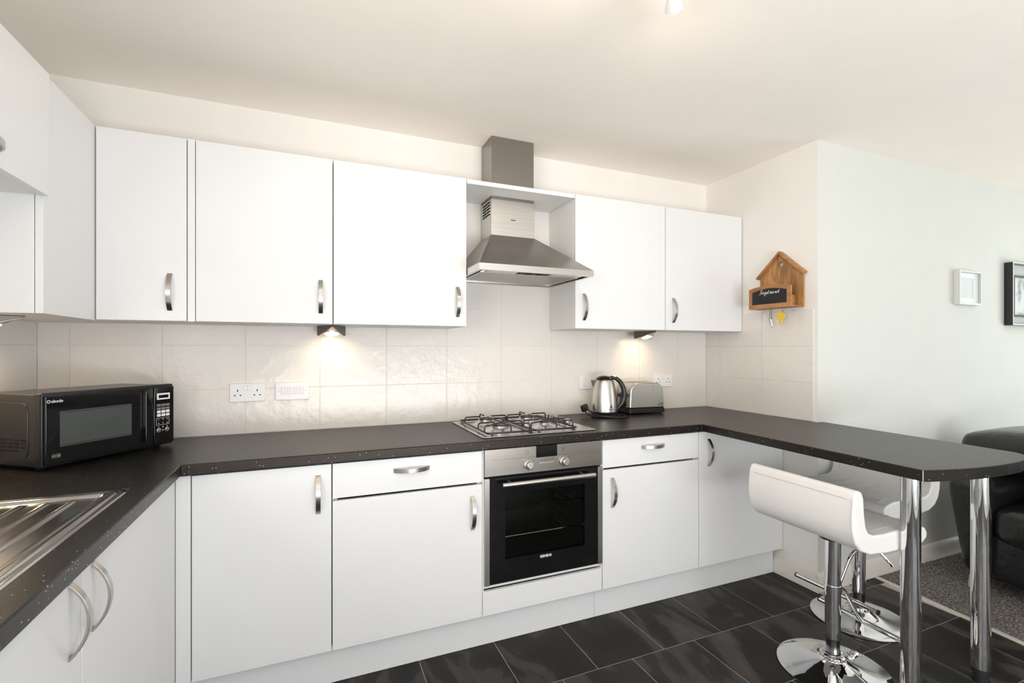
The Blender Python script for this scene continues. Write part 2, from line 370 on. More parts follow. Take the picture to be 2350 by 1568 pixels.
# ------------------------------------------------------------------ worktop
wt = thing('worktop', 'black speckled laminate worktop running round three walls into a curved breakfast bar', 'worktop', (0.3, 2.23, ZB))
SK = (-.958, -.466, .70, 1.663)                 # sink opening
xs = [XL+.001, SK[0]+.008, SK[1]-.008, -.405, 1.876, XR-.001]; ys = [-1.2, SK[2]+.008, SK[3]-.008, YF, D-.001]
mb = MB(); bmw = bmesh.new(); vg = {}
def V3(x, y, z):
    k = (round(x, 5), round(y, 5), round(z, 5))
    if k not in vg: vg[k] = bmw.verts.new(k)
    return vg[k]
filled = {(i, j) for i in range(5) for j in range(4) if not (i == 1 and j == 1) and (i < 3 or j == 3)}
for i, j in filled:
    x0, x1, y0, y1 = xs[i], xs[i+1], ys[j], ys[j+1]
    bmw.faces.new([V3(x0, y0, ZW), V3(x1, y0, ZW), V3(x1, y1, ZW), V3(x0, y1, ZW)])
    bmw.faces.new([V3(x0, y1, ZB), V3(x1, y1, ZB), V3(x1, y0, ZB), V3(x0, y0, ZB)])
    for di, dj, (a, b) in ((-1, 0, ((x0, y1), (x0, y0))), (1, 0, ((x1, y0), (x1, y1))), (0, -1, ((x0, y0), (x1, y0))), (0, 1, ((x1, y1), (x0, y1)))):
        if (i+di, j+dj) not in filled and not (i == 4 and dj == -1):
            bmw.faces.new([V3(*a, ZB), V3(*b, ZB), V3(*b, ZW), V3(*a, ZW)])
arc = [(1.823, .922), (1.885, .903), (1.95, .887), (2.03, .873), (2.108, .865), (2.19, .862), (2.27, .864), (2.34, .874), (2.40, .890), (2.445, .915), (2.468, .950)]
barp = [(1.876, YF)]+arc+[(2.540, YS-.001), (XR-.001, YS-.001), (XR-.001, YF)]
bmw.faces.new([V3(x, y, ZW) for x, y in barp]); bmw.faces.new([V3(x, y, ZB) for x, y in barp[::-1]])
for a, b in zip(barp[:-1], barp[1:]): bmw.faces.new([V3(*a, ZB), V3(*b, ZB), V3(*b, ZW), V3(*a, ZW)])
bmw.verts.index_update(); mb.add([v.co[:] for v in bmw.verts], [[v.index for v in f.verts] for f in bmw.faces]); bmw.free()
obj('counter_slab', mb, 'worktop', wt, bev=.004, seg=2)
obj('edging_strip', MB().bar([(x, y-.0006, (ZB+ZW)/2) for x, y in arc], (0, 0, 1), .0185, .0016), 'worktop', wt)
obj('edging_joint', box(1.8216, 1.8232, .9205, .9218, ZB+.001, ZW-.001), 'grout', wt)
for (x, y) in ((1.992, 1.045), (2.418, 1.030)):
    lg = obj('support_leg', MB().lathe([(.030, .055), (.030, ZB)], (x, y, 0), 40), 'chrome', wt, smooth=True, loc=(x, y, 0))
    obj('foot', MB().lathe([(.026, 0), (.026, .018), (.022, .020), (.022, .034), (.0285, .036), (.0285, .056)], (x, y, 0), 32), 'rubber', lg, smooth=True)
    obj('top_flange', MB().lathe([(.030, ZB-.006), (.033, ZB-.005), (.033, ZB-.0005)], (x, y, 0), 32), 'chrome', lg, smooth=True)

# ------------------------------------------------------------------ sink
sk = thing('sink', 'stainless steel inset sink with ridged drainer set into the worktop', 'sink', (-.71, 1.18, ZW))
sx0, sx1, sy0, sy1 = SK
def sinkz(u, v):
    x = sx0+(sx1-sx0)*u; y = sy0+(sy1-sy0)*v; z = ZW+.0022
    dx = min(x-sx0, sx1-x); dy = min(y-sy0, sy1-y); d = min(dx, dy)
    cr = .035
    if dx < cr+.02 and dy < cr+.02: d = min(d, max(0.0, .02+cr-math.hypot(max(0, cr+.02-dx), max(0, cr+.02-dy))))
    if d < .002: return (x, y, ZW+.0002)
    z += .0030*math.exp(-((d-.024)/.0055)**2)               # raised bead round the rim
    z += .0018*math.exp(-((d-.040)/.004)**2)
    s_ = min(1, max(0, (d-.044)/.012)); s_ = s_*s_*(3-2*s_)
    if y > 1.12:                                             # drainer
        q = min(1, max(0, (d-.062)/.010)); q2 = min(1, max(0, (y-1.15)/.02))
        z += s_*(-.007)+q*q2*.0045*max(0, math.cos(2*math.pi*(x+.466)/.052))**3
    else:
        e = min(x-(sx0+.05), (sx1-.05)-x, y-(sy0+.05), 1.09-y); q = min(1, max(0, e/.03)); q = q*q*(3-2*q)
        z += -.004*s_-.155*q
    return (x, y, z)
mb = MB().grid(123, 160, sinkz)
obj('basin', mb, 'sink_steel', sk, smooth=True, ang=80)
obj('waste', MB().lathe([(.038, 0), (.036, .003), (.012, .0035)], (-.712, .89, ZW-.1555), 28), 'chrome', sk, smooth=True)

# ------------------------------------------------------------------ handles
def bow(parent, c, horiz=False, facing='y', mat='nickel', Ln=.142, s=.031):
    path = []; th = []
    Rr = (Ln*Ln/4+s*s)/(2*s); half = math.asin(Ln/2/Rr); n = 14
    for i in range(n+1):
        a = -half+2*half*i/n; along = Rr*math.sin(a); out = Rr*math.cos(a)-(Rr-s)
        out = max(out, 0.0)
        p = Vector((0, -out, along)) if not horiz else Vector((along, -out, 0))
        path.append(p); th.append(.0052)
    wv = (1, 0, 0) if not horiz else (0, 0, 1)
    mb = MB().bar(path, wv, .0085, th)
    rot = Matrix.Identity(4) if facing == 'y' else Matrix.Rotation(R(90), 4, 'Z')
    mb.xf(Matrix.Translation(c) @ rot)
    return obj('handle', mb, mat, parent, bev=.0008, seg=1)

# ------------------------------------------------------------------ base cabinets
def carcass(th, x0, x1, y0, y1, z0, z1, open_front=True):
    t_ = .018; mb = MB()
    mb.box(x0, x0+t_, y0, y1, z0, z1).box(x1-t_, x1, y0, y1, z0, z1).box(x0+t_, x1-t_, y0, y1, z0, z0+t_).box(x0+t_, x1-t_, y1-t_, y1, z0+t_, z1)
    return obj('carcass', mb, 'matt_white', th)
def front(th, name, x0, x1, z0, z1, yf=YD, t_=.019, g=.0015):
    return obj(name, box(x0+g, x1-g, yf, yf+t_, z0+g, z1-g), 'gloss_white', th, bev=.0015, seg=2)
DT = ZB-.001
def base_unit(x0, x1, label, drawer, handle):
    th = thing('base_cabinet', label, 'cabinet', ((x0+x1)/2, 2.23, .15))
    carcass(th, x0+.001, x1-.001, YD+.0205, D-.03, .151, DT-.003)
    if drawer:
        dr = front(th, 'drawer_front', x0, x1, .729, DT-.004); bow(dr, ((x0+x1)/2, YD, .815), horiz=True)
        do = front(th, 'door', x0, x1, .152, .7225)
    else: do = front(th, 'door', x0, x1, .152, DT-.004)
    bow(do, handle); return th
base_unit(-.3800, .0725, 'narrow white base cabinet with one full height door beside the corner post', False, (.024, YD, .753))
base_unit(.0735, .6760, 'white base cabinet with drawer and door left of the built-in oven', True, (.631, YD, .604))
base_unit(1.2800, 1.8740, 'white base cabinet with drawer and door between the oven and the breakfast bar', True, (1.335, YD, .609))
base_unit(1.8750, 2.4720, 'white base cabinet with single full height door underneath the breakfast bar', False, (1.940, YD, .752))
# corner posts
tag(obj('corner_post', box(-.4245, -.3815, YD-.001, YD+.019, .152, DT-.004), 'gloss_white', bev=.001), 'narrow white filler post in the corner of the base cabinets', 'filler panel')
tag(obj('end_filler', box(2.4735, XR-.001, YD+.003, YD+.020, .152, DT-.004), 'matt_white', bev=.001), 'thin white filler strip between base cabinet and wall under the bar', 'filler panel')
# left run (sink side), fronts in the plane x = -0.425
XF = -.425
th = thing('sink_cabinet', 'white double door base cabinet under the stainless sink', 'cabinet', (-.72, 1.22, .15))
mb = MB(); mb.box(-1.0, XF-.0205, .722, .740, .151, DT-.003).box(-1.0, XF-.0205, 1.706, 1.724, .151, DT-.003).box(-1.0, XF-.0205, .740, 1.706, .151, .169).box(-1.0, -.985, .740, 1.706, .169, DT-.003)
obj('carcass', mb, 'matt_white', th)
for y0, y1, hy in ((.722, 1.2225, 1.172), (1.2235, 1.724, 1.276)):
    d_ = obj('door', box(XF-.019, XF, y0+.0015, y1-.0015, .152, DT-.004), 'gloss_white', th, bev=.0015)
    bow(d_, (XF, hy, .779), facing='x')
th = thing('base_cabinet', 'white base cabinet on the sink side towards the added left window', 'cabinet', (-.72, .2, .15))
mb = MB(); mb.box(-1.0, XF-.0205, -.38, -.362, .151, DT-.003).box(-1.0, XF-.0205, .702, .720, .151, DT-.003).box(-1.0, XF-.0205, -.362, .702, .151, .169).box(-1.0, -.985, -.362, .702, .169, DT-.003)
obj('carcass', mb, 'matt_white', th)
for y0, y1, hy in ((-.38, .1695, .12), (.1705, .720, .22)):
    d_ = obj('door', box(XF-.019, XF, y0+.0015, y1-.0015, .152, DT-.004), 'gloss_white', th, bev=.0015)
    bow(d_, (XF, hy, .779), facing='x')
tag(obj('corner_filler', box(XF-.019, XF-.001, 1.726, YD+.019, .152, DT-.004), 'gloss_white', bev=.001), 'white filler panel between sink cabinet door and the corner post', 'filler panel')
# plinths
tag(obj('plinth', box(-.49, 1.2645, YP, YP+.016, .001, .149), 'gloss_white', bev=.001), 'long white plinth board below the cabinets left of the oven', 'plinth')
tag(obj('plinth', box(1.2660, XR-.016, YP, YP+.016, .001, .149), 'gloss_white', bev=.001), 'white plinth board below the cabinets right of the oven', 'plinth')
tag(obj('plinth', box(-.491, -.475, -.38, YP-.002, .001, .149), 'gloss_white', bev=.001), 'white plinth board below the sink cabinet', 'plinth')

# ------------------------------------------------------------------ oven and its housing
th = thing('oven_housing', 'white housing cabinet with bottom panel below the built-in oven', 'cabinet', (.978, 2.23, .15))
mb = MB(); mb.box(.677, .683, YD+.004, D-.03, .151, DT-.003).box(1.2735, 1.279, YD+.004, D-.03, .151, DT-.003).box(.683, 1.2735, YD+.024, D-.03, .151, .169).box(.683, 1.2735, YD+.018, D-.03, .262, .278)
obj('carcass', mb, 'matt_white', th)
front(th, 'bottom_panel', .6775, 1.2785, .152, .258)
ov = thing('oven', 'built-in stainless steel and black glass electric oven under the hob', 'oven', (.98, 2.2, .279))
OY = 1.944; O0, O1 = .6845, 1.2725
obj('case', MB().box(O0+.012, O1-.012, OY+.47, OY+.49, .285, .865).box(O0+.012, O0+.03, OY+.024, OY+.47, .285, .865).box(O1-.03, O1-.012, OY+.024, OY+.47, .285, .865)
    .box(O0+.03, O1-.03, OY+.024, OY+.47, .285, .30).box(O0+.03, O1-.03, OY+.024, OY+.47, .735, .865), 'oven_cavity', ov)
fp = obj('control_panel', box(O0, O1, OY-.002, OY+.022, .7495, .866), 'steel', ov, bev=.0012)
obj('display', box(.928, 1.034, OY-.0032, OY+.001, .8135, .8655), 'gloss_black', fp, bev=.001)
for a, b in ((.712, .926), (1.036, 1.248)): obj('engraved_line', box(a, b, OY-.0026, OY, .8185, .8193), 'dark_print', fp)
for x in (.889, 1.068):
    k = obj('knob', MB().lathe([(.0215, OY-.002), (.0215, OY-.010), (.0175, OY-.011), (.0165, OY-.030), (.015, OY-.031)], (x, 0, .786), 32, 'y'), 'nickel', fp, smooth=True)
    obj('knob_face', MB().lathe([(.0135, OY-.0308), (.0130, OY-.0318)], (x, 0, .786), 28, 'y'), 'steel_light', k, smooth=True)
    tk = MB()
    for a in range(0, 360, 60):
        if a == 270: continue
        px, pz = x+.030*math.cos(R(a+30)), .786+.028*math.sin(R(a+30)); tk.box(px-.0016, px+.0016, OY-.0026, OY, pz-.0016, pz+.0016)
    obj('dial_mark', tk, 'dark_print', fp)['kind'] = 'stuff'
def outline(mb, x0, x1, z0, z1, y, w=.001):
    return mb.box(x0, x1, y-.0006, y, z0, z0+w).box(x0, x1, y-.0006, y, z1-w, z1).box(x0, x0+w, y-.0006, y, z0, z1).box(x1-w, x1, y-.0006, y, z0, z1)
outline(MB(), 0, 1, 0, 1, 0)
obj('symbol', outline(MB(), .877, .890, .832, .846, OY-.002), 'dark_print', fp)
mb = outline(MB(), 1.056, 1.070, .835, .849, OY-.002); mb.box(1.062, 1.0635, OY-.0026, OY, .842, .847).box(1.0625, 1.067, OY-.0026, OY, .8415, .8425).box(1.056, 1.070, OY-.0026, OY, .8285, .8297)
obj('symbol', mb, 'dark_print', fp)
mb = MB()
for k in range(5): mb.box(.950+k*.0145, .957+k*.0145, OY-.0026, OY, .800, .803)
obj('symbol', mb, 'dark_print', fp)
obj('button_bar', box(.944, 1.017, OY-.005, OY, .7845, .7905), 'steel_light', fp, bev=.001)
dz0, dz1 = .285, .7435; wx0, wx1, wz0, wz1 = .779, 1.178, .385, .672
dr = obj('door', MB().box(.707, wx0, OY-.004, OY+.020, dz0, dz1).box(wx1, 1.2495, OY-.004, OY+.020, dz0, dz1).box(wx0, wx1, OY-.004, OY+.020, dz0, wz0).box(wx0, wx1, OY-.004, OY+.020, wz1, dz1), 'gloss_black', ov)
obj('window_pane', box(wx0, wx1, OY-.0038, OY-.001, wz0, wz1), 'oven_glass', dr)
obj('side_strip', box(O0-.001, .7065, OY-.006, OY+.020, dz0-.002, dz1-.001), 'steel_vert', dr, bev=.0015)
obj('side_strip', box(1.2500, O1+.001, OY-.006, OY+.020, dz0-.002, dz1-.001), 'steel_vert', dr, bev=.0015)
hd = obj('handle', MB().cyl((0, OY-.040, .7175), .0105, .752, 1.212, 24, 'x'), 'steel_light', dr, bev=.0015, seg=2)
for x in (.80, 1.165): obj('handle_post', MB().cyl((x, 0, .7175), .006, OY-.034, OY-.003, 16, 'y'), 'steel_light', dr, smooth=True)
text('brand_lettering', 'SIEMENS', .0155, 'white_print', ov, (.975, OY-.0045, .3685), bold=.0004)
for z in (.585, .455):
    mb = MB().tube([(.735, OY+.06, z), (1.225, OY+.06, z)], .003, 6).tube([(.735, OY+.40, z), (1.225, OY+.40, z)], .003, 6)
    for k in range(15): mb.tube([(.75+k*.033, OY+.06, z), (.75+k*.033, OY+.40, z)], .0014, 5)
    obj('rack', mb, 'chrome', ov)
for sx_ in (.718, 1.238):
    mb = MB().tube([(sx_, OY+.05, .36), (sx_, OY+.05, .64)], .0025, 5)
    for z in (.37, .50, .54, .63): mb.tube([(sx_, OY+.05, z), (sx_, OY+.42, z)], .0025, 5)
    obj('shelf_rail', mb, 'chrome', ov)

# ------------------------------------------------------------------ gas hob
hb = thing('gas_hob', 'four burner stainless steel gas hob with black pan supports on the worktop', 'hob', (.98, 2.23, ZW))
HZ = ZW+.0055
obj('hob_plate', MB().prism(rrect(.690, 1.270, 1.985, 2.475, .012), 'z', ZW+.0004, HZ), 'steel_light', hb, bev=.0035, seg=3)
for cx, cy, r in ((.836, 2.145, .040), (.836, 2.355, .032), (1.068, 2.355, .032), (1.068, 2.145, .023)):
    b0 = obj('burner', MB().lathe([(r+.042, HZ-.0005), (r+.030, HZ+.003), (r+.012, HZ+.010), (r+.004, HZ+.013), (r*.9, HZ+.014)], (cx, cy, 0), 36), 'steel_light', hb, smooth=True, loc=(cx, cy, HZ))
    mb = MB(); nt_ = 30 if r > .03 else 20
    mb.lathe([(r*.97, HZ+.012), (r*.97, HZ+.022), (r*.9, HZ+.023)], (cx, cy, 0), 36)
    for k in range(nt_):
        a = 2*math.pi*k/nt_; p = MB().box(r*.96, r*1.05, -.0022, .0022, HZ+.012, HZ+.0215); p.xf(Matrix.Translation((cx, cy, 0)) @ Matrix.Rotation(a, 4, 'Z')); mb.add(p.v, p.f)
    obj('flame_ring', mb, 'steel_light', b0)
    obj('burner_cap', MB().lathe([(r*1.0, HZ+.0215), (r*1.03, HZ+.024), (r*1.0, HZ+.028), (r*.75, HZ+.0285), (r*.70, HZ+.0265), (.002, HZ+.026)], (cx, cy, 0), 36), 'enamel_black', b0, smooth=True)
    obj('igniter', MB().cyl((cx-r*.9, cy+r*.75, 0), .003, HZ+.003, HZ+.022, 10), 'plastic_white', b0, smooth=True)
def prong(mb, base, tip, zt=HZ+.037, zb=HZ+.009):
    b = Vector((*base, 0)); t_ = Vector((*tip, 0)); d_ = (t_-b).normalized(); r = .010
    pts = [b+Vector((0, 0, zb)), b+Vector((0, 0, zt-r))]
    for i in range(1, 5):
        a = R(90*i/4); pts.append(b+d_*(r*(1-math.cos(a)))+Vector((0, 0, zt-r+r*math.sin(a))))
    pts.append(t_+Vector((0, 0, zt))); mb.tube(pts, .0036, 8)
for x0, x1, cx in ((.724, .948, .836), (.956, 1.180, 1.068)):
    zb = HZ+.009
    fr = [(x, y, zb) for x, y in rrect(x0, x1, 2.012, 2.448, .016)]
    ps = obj('pan_support', MB().tube(fr, .0046, 8, closed=True), 'enamel_black', hb, smooth=True)
    mb = MB()
    for cy in (2.145, 2.355):
        prong(mb, (x0, cy), (cx-.030, cy)); prong(mb, (x1, cy), (cx+.030, cy))
    for cy in (2.060, ):
        prong(mb, (x0, 2.055), (cx-.045, 2.085)); prong(mb, (x1, 2.055), (cx+.045, 2.085))
    prong(mb, (cx, 2.012), (cx, 2.325)); prong(mb, (cx, 2.448), (cx, 2.385))
    obj('prongs', mb, 'enamel_black', ps, smooth=True)
    ft = MB()
    for px in (x0+.02, x1-.02):
        for py in (2.012, 2.448): ft.cyl((px, py, 0), .004, HZ+.0002, zb, 8)
    obj('support_feet', ft, 'rubber', ps)['kind'] = 'stuff'
for y in (2.195, 2.258, 2.321, 2.384):
    k = obj('knob', MB().lathe([(.020, HZ), (.020, HZ+.002), (.0165, HZ+.003), (.0160, HZ+.021), (.0145, HZ+.023)], (1.226, y, 0), 28), 'nickel', hb, smooth=True)
    obj('knob_seal', MB().lathe([(.0185, HZ+.0005), (.0185, HZ+.0045)], (1.226, y, 0), 28), 'slot_black', k, smooth=True)

# ------------------------------------------------------------------ wall cabinets
def wall_unit(x0, x1, label, hx, side=None):
    th = thing('wall_cabinet', label, 'cabinet', ((x0+x1)/2, (YU+D)/2, U0))
    obj('carcass', box(x0+.0005, x1-.0005, YU+.0205, D-.0005, U0, U1-.001), 'matt_white', th, bev=.001, seg=1)
    d_ = front(th, 'door', x0, x1, U0-.0005, U1, yf=YU)
    bow(d_, (hx, YU, 1.525)); return th
wall_unit(-.4215, .0875, 'white wall cabinet next to the corner, above the sockets', .038)
wall_unit(.0885, .6940, 'white wall cabinet left of the cooker hood', .648)
wall_unit(1.2950, 1.8950, 'white wall cabinet right of the cooker hood', 1.349)
wall_unit(1.8960, 2.4955, 'white wall cabinet beside the wooden key house wall', 1.952)
cc = thing('corner_wall_cabinet', 'L-shaped white corner wall cabinet over the microwave', 'cabinet', (-.88, 2.3, U0))
poly = [(XL+.0005, 1.879), (-.757, 1.879), (-.757, YU+.0205), (-.4225, YU+.0205), (-.4225, D-.0005), (XL+.0005, D-.0005)]
obj('carcass', MB().prism(poly, 'z', U0, U1-.001), 'matt_white', cc, bev=.001, seg=1)
d_ = front(cc, 'door', -.735, -.449, U0-.0005, U1, yf=YU); bow(d_, (-.505, YU, 1.521))
obj('side_panel', box(-.756, -.737, 1.861, YU+.0195, U0-.002, U1), 'gloss_white', cc, bev=.0015)
obj('end_panel', box(XL+.001, -.7575, 1.860, 1.8785, U0-.002, U1), 'gloss_white', cc, bev=.0015)
obj('corner_strip', box(-.4475, -.4225, YU+.002, YU+.020, U0-.0005, U1), 'gloss_white', cc, bev=.001)
bc = thing('bridge_cabinet', 'short white wall cabinet high on the left wall above the sink', 'cabinet', (-.88, 1.5, 1.757))
obj('carcass', box(XL+.0005, -.740, .862, 1.857, 1.757, U1-.006), 'matt_white', bc, bev=.001, seg=1)
for y0, y1, hy in ((.862, 1.3595, 1.11), (1.3605, 1.858, 1.536)):
    d_ = obj('door', box(-.7395, -.7205, y0+.0015, y1-.0015, 1.755, U1-.006), 'gloss_white', bc, bev=.0015)
    bow(d_, (-.7205, hy, 1.802), facing='x', horiz=True)
# shelf bridging the hood
tag(obj('hood_shelf', MB().prism([(.6950, YU), (1.2940, YU), (1.2940, D-.0005), (1.1175, D-.0005), (1.1175, 2.363), (.8705, 2.363), (.8705, D-.0005), (.6950, D-.0005)], 'z', 2.1015, 2.1225), 'matt_white', bev=.0012),
    'white bridging shelf around the chimney of the cooker hood', 'shelf')

# ------------------------------------------------------------------ cooker hood
ch = thing('cooker_hood', 'stainless steel chimney cooker hood mounted above the gas hob', 'cooker hood', (.994, 2.4, 1.658))
c0, c1, cf = .872, 1.116, 2.365
h0, h1, hf = .6955, 1.2935, 2.046
obj('upper_chimney', box(c0, c1, cf, D-.001, 2.085, ZC-.001), 'steel', ch, bev=.002)
lc = obj('lower_chimney', box(c0-.002, c1+.002, cf-.002, D-.001, 1.8965, 2.088), 'steel_light', ch, bev=.002)
mb = MB()
for k in range(5):
    z = 2.070-k*.0155; mb.add([(c0-.0026, cf+.018, z), (c0-.0026, D-.03, z-.001), (c0-.0026, D-.03, z+.0055), (c0-.0026, cf+.018, z+.0065), (c0+.001, cf+.018, z), (c0+.001, D-.03, z-.001), (c0+.001, D-.03, z+.0055), (c0+.001, cf+.018, z+.0065)], [(0,1,2,3),(7,6,5,4),(0,4,5,1),(1,5,6,2),(2,6,7,3),(3,7,4,0)])
obj('vent_slots', mb, 'slot_black', lc)
mb = MB()
for k in range(5):
    z = 2.070-k*.0155; mb.box(c0-.0065, c0-.002, cf+.018, D-.03, z+.0055, z+.0085)
obj('vent_louvres', mb, 'steel_light', lc)
text('brand_lettering', 'SIEMENS', .0075, 'dark_print', ch, (.994, cf-.0027, 1.985), bold=.0002)
zb_, zt_, ztop = 1.658, 1.688, 1.8985
vs = [(h0, hf, zt_), (h1, hf, zt_), (h1, D-.001, zt_), (h0, D-.001, zt_), (c0-.003, cf-.003, ztop), (c1+.003, cf-.003, ztop), (c1+.003, D-.001, ztop), (c0-.003, D-.001, ztop)]
obj('canopy', MB().add(vs, [(0,3,2,1),(4,5,6,7),(0,1,5,4),(1,2,6,5),(2,3,7,6),(3,0,4,7)]), 'steel', ch, bev=.001)
rim = MB()
for b in ((h0, h1, hf, hf+.016), (h0, h0+.016, hf+.016, D-.001), (h1-.016, h1, hf+.016, D-.001), (h0+.016, h1-.016, D-.03, D-.001)): rim.box(b[0], b[1], b[2], b[3], zb_, zt_)
obj('rim', rim, 'steel_light', ch)
cp_ = obj('control_strip', box(h0+.035, h1-.035, hf+.045, hf+.085, zb_+.006, zt_-.002), 'steel_light', ch)
for a, b in ((h0+.06, .90), (1.09, h1-.06)): obj('light_cover', box(a, b, hf+.048, hf+.082, zb_+.002, zb_+.0065), 'lamp_glass', cp_)
obj('slider_slot', box(.915, 1.075, hf+.048, hf+.082, zb_+.003, zb_+.0062), 'slot_black', cp_)
for x in (.965, 1.02): obj('slider', box(x-.012, x+.012, hf+.052, hf+.070, zb_-.003, zb_+.004), 'chrome_dark', cp_, bev=.001)
ff = obj('grease_filter', box(h0+.035, h1-.035, hf+.090, D-.045, zb_+.008, zt_-.003), 'steel', ch)
obj('filter_frame', MB().box(h0+.035, h1-.035, hf+.088, hf+.096, zb_+.003, zb_+.0085).box(h0+.035, h1-.035, D-.052, D-.044, zb_+.003, zb_+.0085).box(h0+.035, h0+.043, hf+.096, D-.052, zb_+.003, zb_+.0085).box(h1-.043, h1-.035, hf+.096, D-.052, zb_+.003, zb_+.0085), 'steel_light', ff)

# ------------------------------------------------------------------ under cabinet lights
def cab_lamp(cx, cy, rz, label, power=1.5, lean=1.0, cone=125):
    th = thing('cabinet_light', label, 'light', (cx, cy, U0-.046), rz, 'triangular lights under the wall cabinets')
    # local frame: apex towards -y (room), base towards +y (wall); top flush with the cabinet underside at z = .0455
    zt = .0455; A = (0, -.075, zt-.003); B = (-.064, .055, 0.0); C = (.064, .055, 0.0)
    vs = [(0, -.075, zt), (-.064, .055, zt), (.064, .055, zt), A, B, C]
    obj('body', MB().add(vs, [(0, 2, 1), (3, 4, 5), (0, 1, 4, 3), (1, 2, 5, 4), (2, 0, 3, 5)]), 'lamp_body_shaded', th, bev=.0015, world=False)
    n = Vector((0, -zt+.003, -.130)).normalized(); c = Vector((0, .016, 0.0135))+n*.0032
    q = Vector((0, 0, 1)).rotation_difference(n).to_matrix().to_4x4()
    fa = MB().add([(0, -.064, zt-.0055), (-.056, .050, .0008), (.056, .050, .0008), (0, -.064, zt-.0075), (-.056, .050, -.0012), (.056, .050, -.0012)], [(0, 2, 1), (3, 4, 5), (0, 1, 4, 3), (1, 2, 5, 4), (2, 0, 3, 5)])
    obj('lit_face', fa, 'nickel', th, world=False)  # added paler plate, the lit underside put into its colour
    obj('ring', MB().lathe([(.035, -.002), (.035, .002), (.030, .003), (.030, -.002)], n=32, cap=False).xf(Matrix.Translation(c) @ q), 'chrome', th, smooth=True, world=False)
    obj('lens', MB().lathe([(.0295, -.001), (.028, .0018), (.001, .0022)], n=32).xf(Matrix.Translation(c) @ q), 'lamp_lit', th, smooth=True, world=False)
    l = bpy.data.lights.new('cabinet_light_beam', 'SPOT'); l.energy = power; l.color = (1.0, .78, .50); l.spot_size = R(cone); l.spot_blend = 1.0; l.shadow_soft_size = .025
    lo = bpy.data.objects.new('cabinet_light_beam', l); COL.objects.link(lo); lo.parent = th
    lo.location = c+n*.012; lo.rotation_euler = Vector((0, 0, -1)).rotation_difference(Vector((0, lean, -1))).to_euler()
cab_lamp(.089, 2.385, 0, 'lit triangular steel light under the cabinets left of the hood')
cab_lamp(1.895, 2.385, 0, 'lit triangular steel light under the cabinets right of the hood')
cab_lamp(-.930, 2.050, R(90), 'lit triangular steel light under the corner cabinet above the microwave', 4.5, .15, 168)

# ------------------------------------------------------------------ ceiling spotlight bar
tl = thing('ceiling_spotlight', 'chrome ceiling spotlight bar with small white glass shades', 'light', (.47, 1.09, ZC))
obj('bar', MB().tube([(-.13, 1.09, ZC-.048), (1.06, 1.09, ZC-.048)], .011, 14), 'chrome', tl, smooth=True)
obj('ceiling_plate', MB().lathe([(.06, ZC-.0005), (.06, ZC-.016), (.05, ZC-.020), (.012, ZC-.021), (.012, ZC-.045)], (.47, 1.09, 0), 32), 'chrome', tl, smooth=True)
for hx, dirv in ((-.06, (-.25, .85, -.45)), (.29, (-.1, .85, -.5)), (.64, (.05, .85, -.5)), (.957, (.58, .54, -.70))):
    d_ = Vector(dirv).normalized(); p0 = Vector((hx, 1.095, ZC-.085)); q = Vector((0, 0, 1)).rotation_difference(d_).to_matrix().to_4x4(); X = Matrix.Translation(p0) @ q
    hd = obj('spot_head', MB().lathe([(.012, -.032), (.0165, -.028), (.0165, .018), (.015, .020)], n=24).xf(X), 'chrome', tl, smooth=True)
    obj('spot_stem', MB().cyl((hx, 1.09, 0), .005, ZC-.085, ZC-.050, 10), 'chrome', hd, smooth=True)
    obj('glass_shade', MB().lathe([(.016, .016), (.0215, .030), (.0255, .045), (.0262, .056), (.0250, .057), (.0200, .034), (.0140, .018)], n=28).xf(X), 'lamp_glass', hd, smooth=True)
    obj('bulb', MB().lathe([(.019, .036), (.017, .040), (.001, .042)], n=24).xf(X), 'lamp_lit', hd, smooth=True)
    l = bpy.data.lights.new('spot_beam', 'SPOT'); l.energy = 0.6 if hx < .9 else 5.5; l.color = (1.0, .82, .62); l.spot_size = R(165); l.spot_blend = 1.0; l.shadow_soft_size = .024
    lo = bpy.data.objects.new('spot_beam', l); COL.objects.link(lo); lo.parent = tl
    lp = bpy.data.lights.new('shade_glow', 'POINT'); lp.energy = .6 if hx < .9 else .4; lp.color = (1.0, .82, .62); lp.shadow_soft_size = .026
    lq = bpy.data.objects.new('shade_glow', lp); COL.objects.link(lq); lq.parent = tl; lq.location = p0+d_*.090-Vector(tl.location)
    lo.location = p0+d_*.066-Vector(tl.location); lo.rotation_euler = Vector((0, 0, -1)).rotation_difference(d_).to_euler()

# ------------------------------------------------------------------ microwave
PHI = math.atan2(.8, .6)
mw = thing('microwave', 'black microwave oven standing in the corner on the worktop', 'microwave', (-.790, 1.980, ZW), PHI)
W_, DP, MH, MZ = .452, .272, .240, .011
def mo(name, mb, mat, parent=mw, **k): return obj(name, mb, mat, parent, world=False, **k)
mo('shell', box(.003, W_-.003, .030, DP, MZ, MZ+MH-.004), 'mw_shell', bev=.005, seg=3)
mo('front_frame', box(0, W_, .0, .034, MZ, MZ+MH), 'plastic_black', bev=.006, seg=3)
for x in (.03, W_-.03):
    for y in (.05, DP-.04): mo('foot', MB().lathe([(.010, .0002), (.012, .003), (.012, MZ+.001)], (x, y, 0), 14), 'rubber')
dz = lambda z: MZ+z
dp = mo('door', MB().prism([(.006, dz(.008)), (.361, dz(.008)), (.361, dz(.231)), (.006, dz(.231))], 'y', -.010, .001), 'gloss_black', bev=.004, seg=2)
mo('door_window', box(.046, .276, -.0112, -.009, dz(.062), dz(.178)), 'mw_window', dp)
mb = MB()
for k in range(46):
    x = .050+k*.005; mb.box(x, x+.0026, -.0117, -.0110, dz(.172), dz(.1745)).box(x, x+.0026, -.0117, -.0110, dz(.0655), dz(.068))
